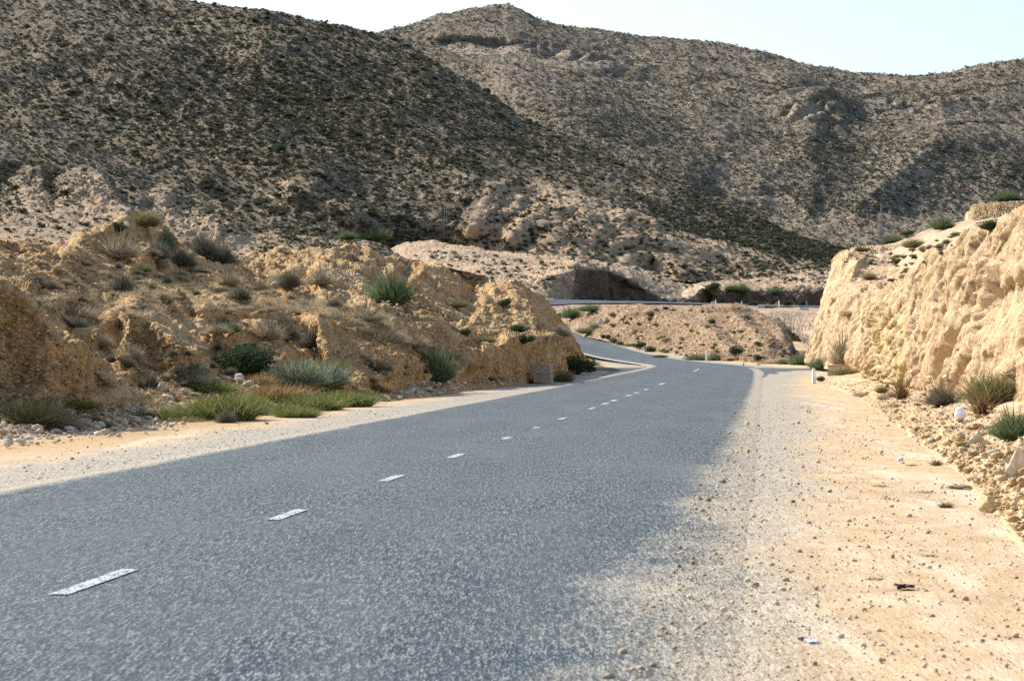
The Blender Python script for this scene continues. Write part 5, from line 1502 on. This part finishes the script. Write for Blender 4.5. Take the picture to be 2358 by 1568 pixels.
# lattice pylons, very thin and far
def pylon(u, v0, v1, label, Y=None):
    Y = Y or depth(u, v0 - 2); H = (v0 - v1) / F * Y; b0, b1 = .30, .12
    root = link('power_pylon', None); root.location = P(u, v0, Y)
    def bar(bm, a, b, w):
        a = Vector(a); b = Vector(b); d = (b - a); L = d.length; q = d.to_track_quat('Z', 'Y')
        vs = [bm.verts.new(a + q @ Vector((x * w, y * w, z * L))) for z in (0, 1) for x, y in ((-.5, -.5), (.5, -.5), (.5, .5), (-.5, .5))]
        for f in ((0, 1, 5, 4), (1, 2, 6, 5), (2, 3, 7, 6), (3, 0, 4, 7), (4, 5, 6, 7), (3, 2, 1, 0)): bm.faces.new([vs[i] for i in f])
    for sx in (-1, 1):
        for sy in (-1, 1):
            bm = bmesh.new(); bar(bm, (sx * b0, sy * b0, -.3), (sx * b1, sy * b1, H), .045); bm_obj('leg', bm, M['pylon'], root)
    bm = bmesh.new(); n = 11
    for i in range(n):
        t0, t1 = i / n, (i + 1) / n; w0 = b0 + (b1 - b0) * t0; w1 = b0 + (b1 - b0) * t1; s = 1 if i % 2 else -1
        for (ax, ay, bx, by) in ((-s, -1, s, -1), (1, -s, 1, s), (s, 1, -s, 1), (-1, s, -1, -s)):
            bar(bm, (ax * w0, ay * w0, H * t0), (bx * w1, by * w1, H * t1), .025)
    bm_obj('lattice', bm, M['pylon'], root)
    bm = bmesh.new(); bar(bm, (-.5, 0, H), (.5, 0, H), .05); bm_obj('crossarm', bm, M['pylon'], root)
    tag(root, label, 'pylon', 'thin lattice pylons')
pylon(1026, 542, 436, 'thin lattice pylon on the big hill between bare gullies')
pylon(2029, 556, 470, 'thin lattice pylon rising behind the top of the tall bluff', 488)

# litter
M['bag'] = plain_mat('thin_white_plastic', (.62, .70, .85), (.80, .84, .92), 8, .35)
M['teal'] = plain_mat('teal_plastic', (.16, .38, .34), (.30, .52, .46), 8, .35)
M['black'] = plain_mat('black_rubber', (.012, .011, .012), (.03, .028, .03), 8, .6)
M['paper'] = plain_mat('crumpled_paper', (.70, .70, .70), (.82, .82, .82), 8, .8)
M['greyp'] = plain_mat('grey_plastic', (.16, .16, .18), (.26, .26, .28), 8, .5)
M['mint'] = plain_mat('mint_plastic', (.36, .56, .36), (.5, .68, .48), 8, .4)
def lump(u, v, w, h, mat, label, name, cat, seed, deep=.6, amp=.28):
    Y = depth(u, v - 1); vv, ff = ico(3, seed, amp, (1, deep, 1)); vv = vv * (1 + .26 * fbm(vv, .34, 4, .6, seed=seed, ridged=True))[:, None]
    me = make_mesh(name, vv, ff); o = link(name, me, M[mat]); s = w / F * Y
    o.location = P(u, v - h * .48, Y + s * .3); o.scale = (s, s, h / F * Y * 1.1); o.rotation_euler = (0, 0, seed)
    return tag(o, label, cat, 'litter below the bluff')
lump(2211, 967, 23, 29, 'bag', 'blown-up bluish white plastic bag lying below the bluff', 'plastic_bag', 'plastic bag', 3, .7, .22)
lump(2112, 1018, 10, 8, 'bag', 'small white plastic scrap at the edge of the talus', 'plastic_scrap', 'litter', 4)
lump(2098, 1010, 18, 8, 'paper', 'small crumpled white paper at the edge of the talus', 'paper_scrap', 'litter', 5)
lump(2145, 1018, 16, 8, 'mint', 'mint green plastic scrap at the edge of the talus', 'plastic_scrap', 'litter', 6)
lump(2073, 1063, 15, 9, 'bag', 'bluish crumpled plastic cup on the sandy shoulder', 'plastic_cup', 'litter', 7)
lump(2036, 1079, 11, 5, 'bag', 'tiny bluish scrap on the sandy shoulder beside the cup', 'plastic_scrap', 'litter', 8)
lump(2207, 1124, 48, 9, 'rock', 'long strip of pale gravel and mortar on the sand', 'mortar_strip', 'rubble strip', 9, .35, .5)
lump(2082, 940, 10, 9, 'bag', 'tiny bluish scrap beside the brown twiggy weed', 'plastic_scrap', 'litter', 10)
# bottle (lathe) lying on its side
def lathe(name, prof, mat, seg=20, parent=None):
    a = np.linspace(0, 2 * np.pi, seg, endpoint=False)
    v = np.array([[(r_ * np.cos(t), r_ * np.sin(t), z) for t in a] for r_, z in prof]).reshape(-1, 3)
    f = [[i * seg + j, i * seg + (j + 1) % seg, (i + 1) * seg + (j + 1) % seg, (i + 1) * seg + j] for i in range(len(prof) - 1) for j in range(seg)]
    return link(name, make_mesh(name, v, np.array(f), True), mat, parent)
Yb = depth(2200, 925)
bt = link('plastic_bottle', None); bt.location = P(2190, 927, Yb); bt.rotation_euler = (math.radians(90), 0, math.radians(70))
sb = 30 / F * Yb
lathe('bottle_body', [(0.001, 0), (.16 * sb, .01 * sb), (.17 * sb, .08 * sb), (.165 * sb, .35 * sb), (.17 * sb, .62 * sb), (.13 * sb, .76 * sb), (.06 * sb, .88 * sb), (.055 * sb, .93 * sb)], M['teal'], parent=bt)
lathe('bottle_cap', [(.066 * sb, .92 * sb), (.066 * sb, 1.0 * sb), (.001, 1.0 * sb)], M['bag'], parent=bt)
tag(bt, 'teal plastic bottle lying beside the greyish dry shrub', 'bottle', 'litter below the bluff')
# crumpled sheet scraps
def sheet(u, v, w, d, mat, seed, name, label, cat, parts=None, hgt=.25):
    Y = depth(u, v); s = w / F * Y; n = 22
    gx, gy = np.meshgrid(np.linspace(-.5, .5, n), np.linspace(-.5, .5, n))
    e = 1 + .35 * vnoise(np.stack([np.arctan2(gy, gx) * 1.6, gx * 0, gx * 0], -1) + seed, seed)
    q = np.stack([gx * e, gy * e * d, 0 * gx], -1); q[..., 2] = .5 * hgt + hgt * fbm(q, .35, 3, .6, seed=seed, ridged=True)
    top = q * s; bot = top - np.array([0, 0, .006])
    p3 = np.concatenate([top.reshape(-1, 3), bot.reshape(-1, 3)]); f = grid_faces(n, n); f2 = f[:, ::-1] + n * n
    o = link(name, make_mesh(name, p3, np.concatenate([f, f2]), False), M[mat]); o.location = P(u, v, Y)
    if label: tag(o, label, cat)
    return o
sheet(2084, 1354, 34, 1.2, 'black', 3, 'rubber_scrap', 'torn black rubber scrap on the sand', 'rubber scrap', hgt=.22)
o1 = sheet(1868, 1480, 30, 1.1, 'paper', 4, 'litter_paper', 'crumpled white paper with a grey torn piece on the sand', 'litter', hgt=.22)
o2 = sheet(1848, 1472, 22, 1.0, 'greyp', 5, 'torn_piece', None, None, hgt=.22); loc = o2.location - o1.location; o2.parent = o1; o2.location = loc
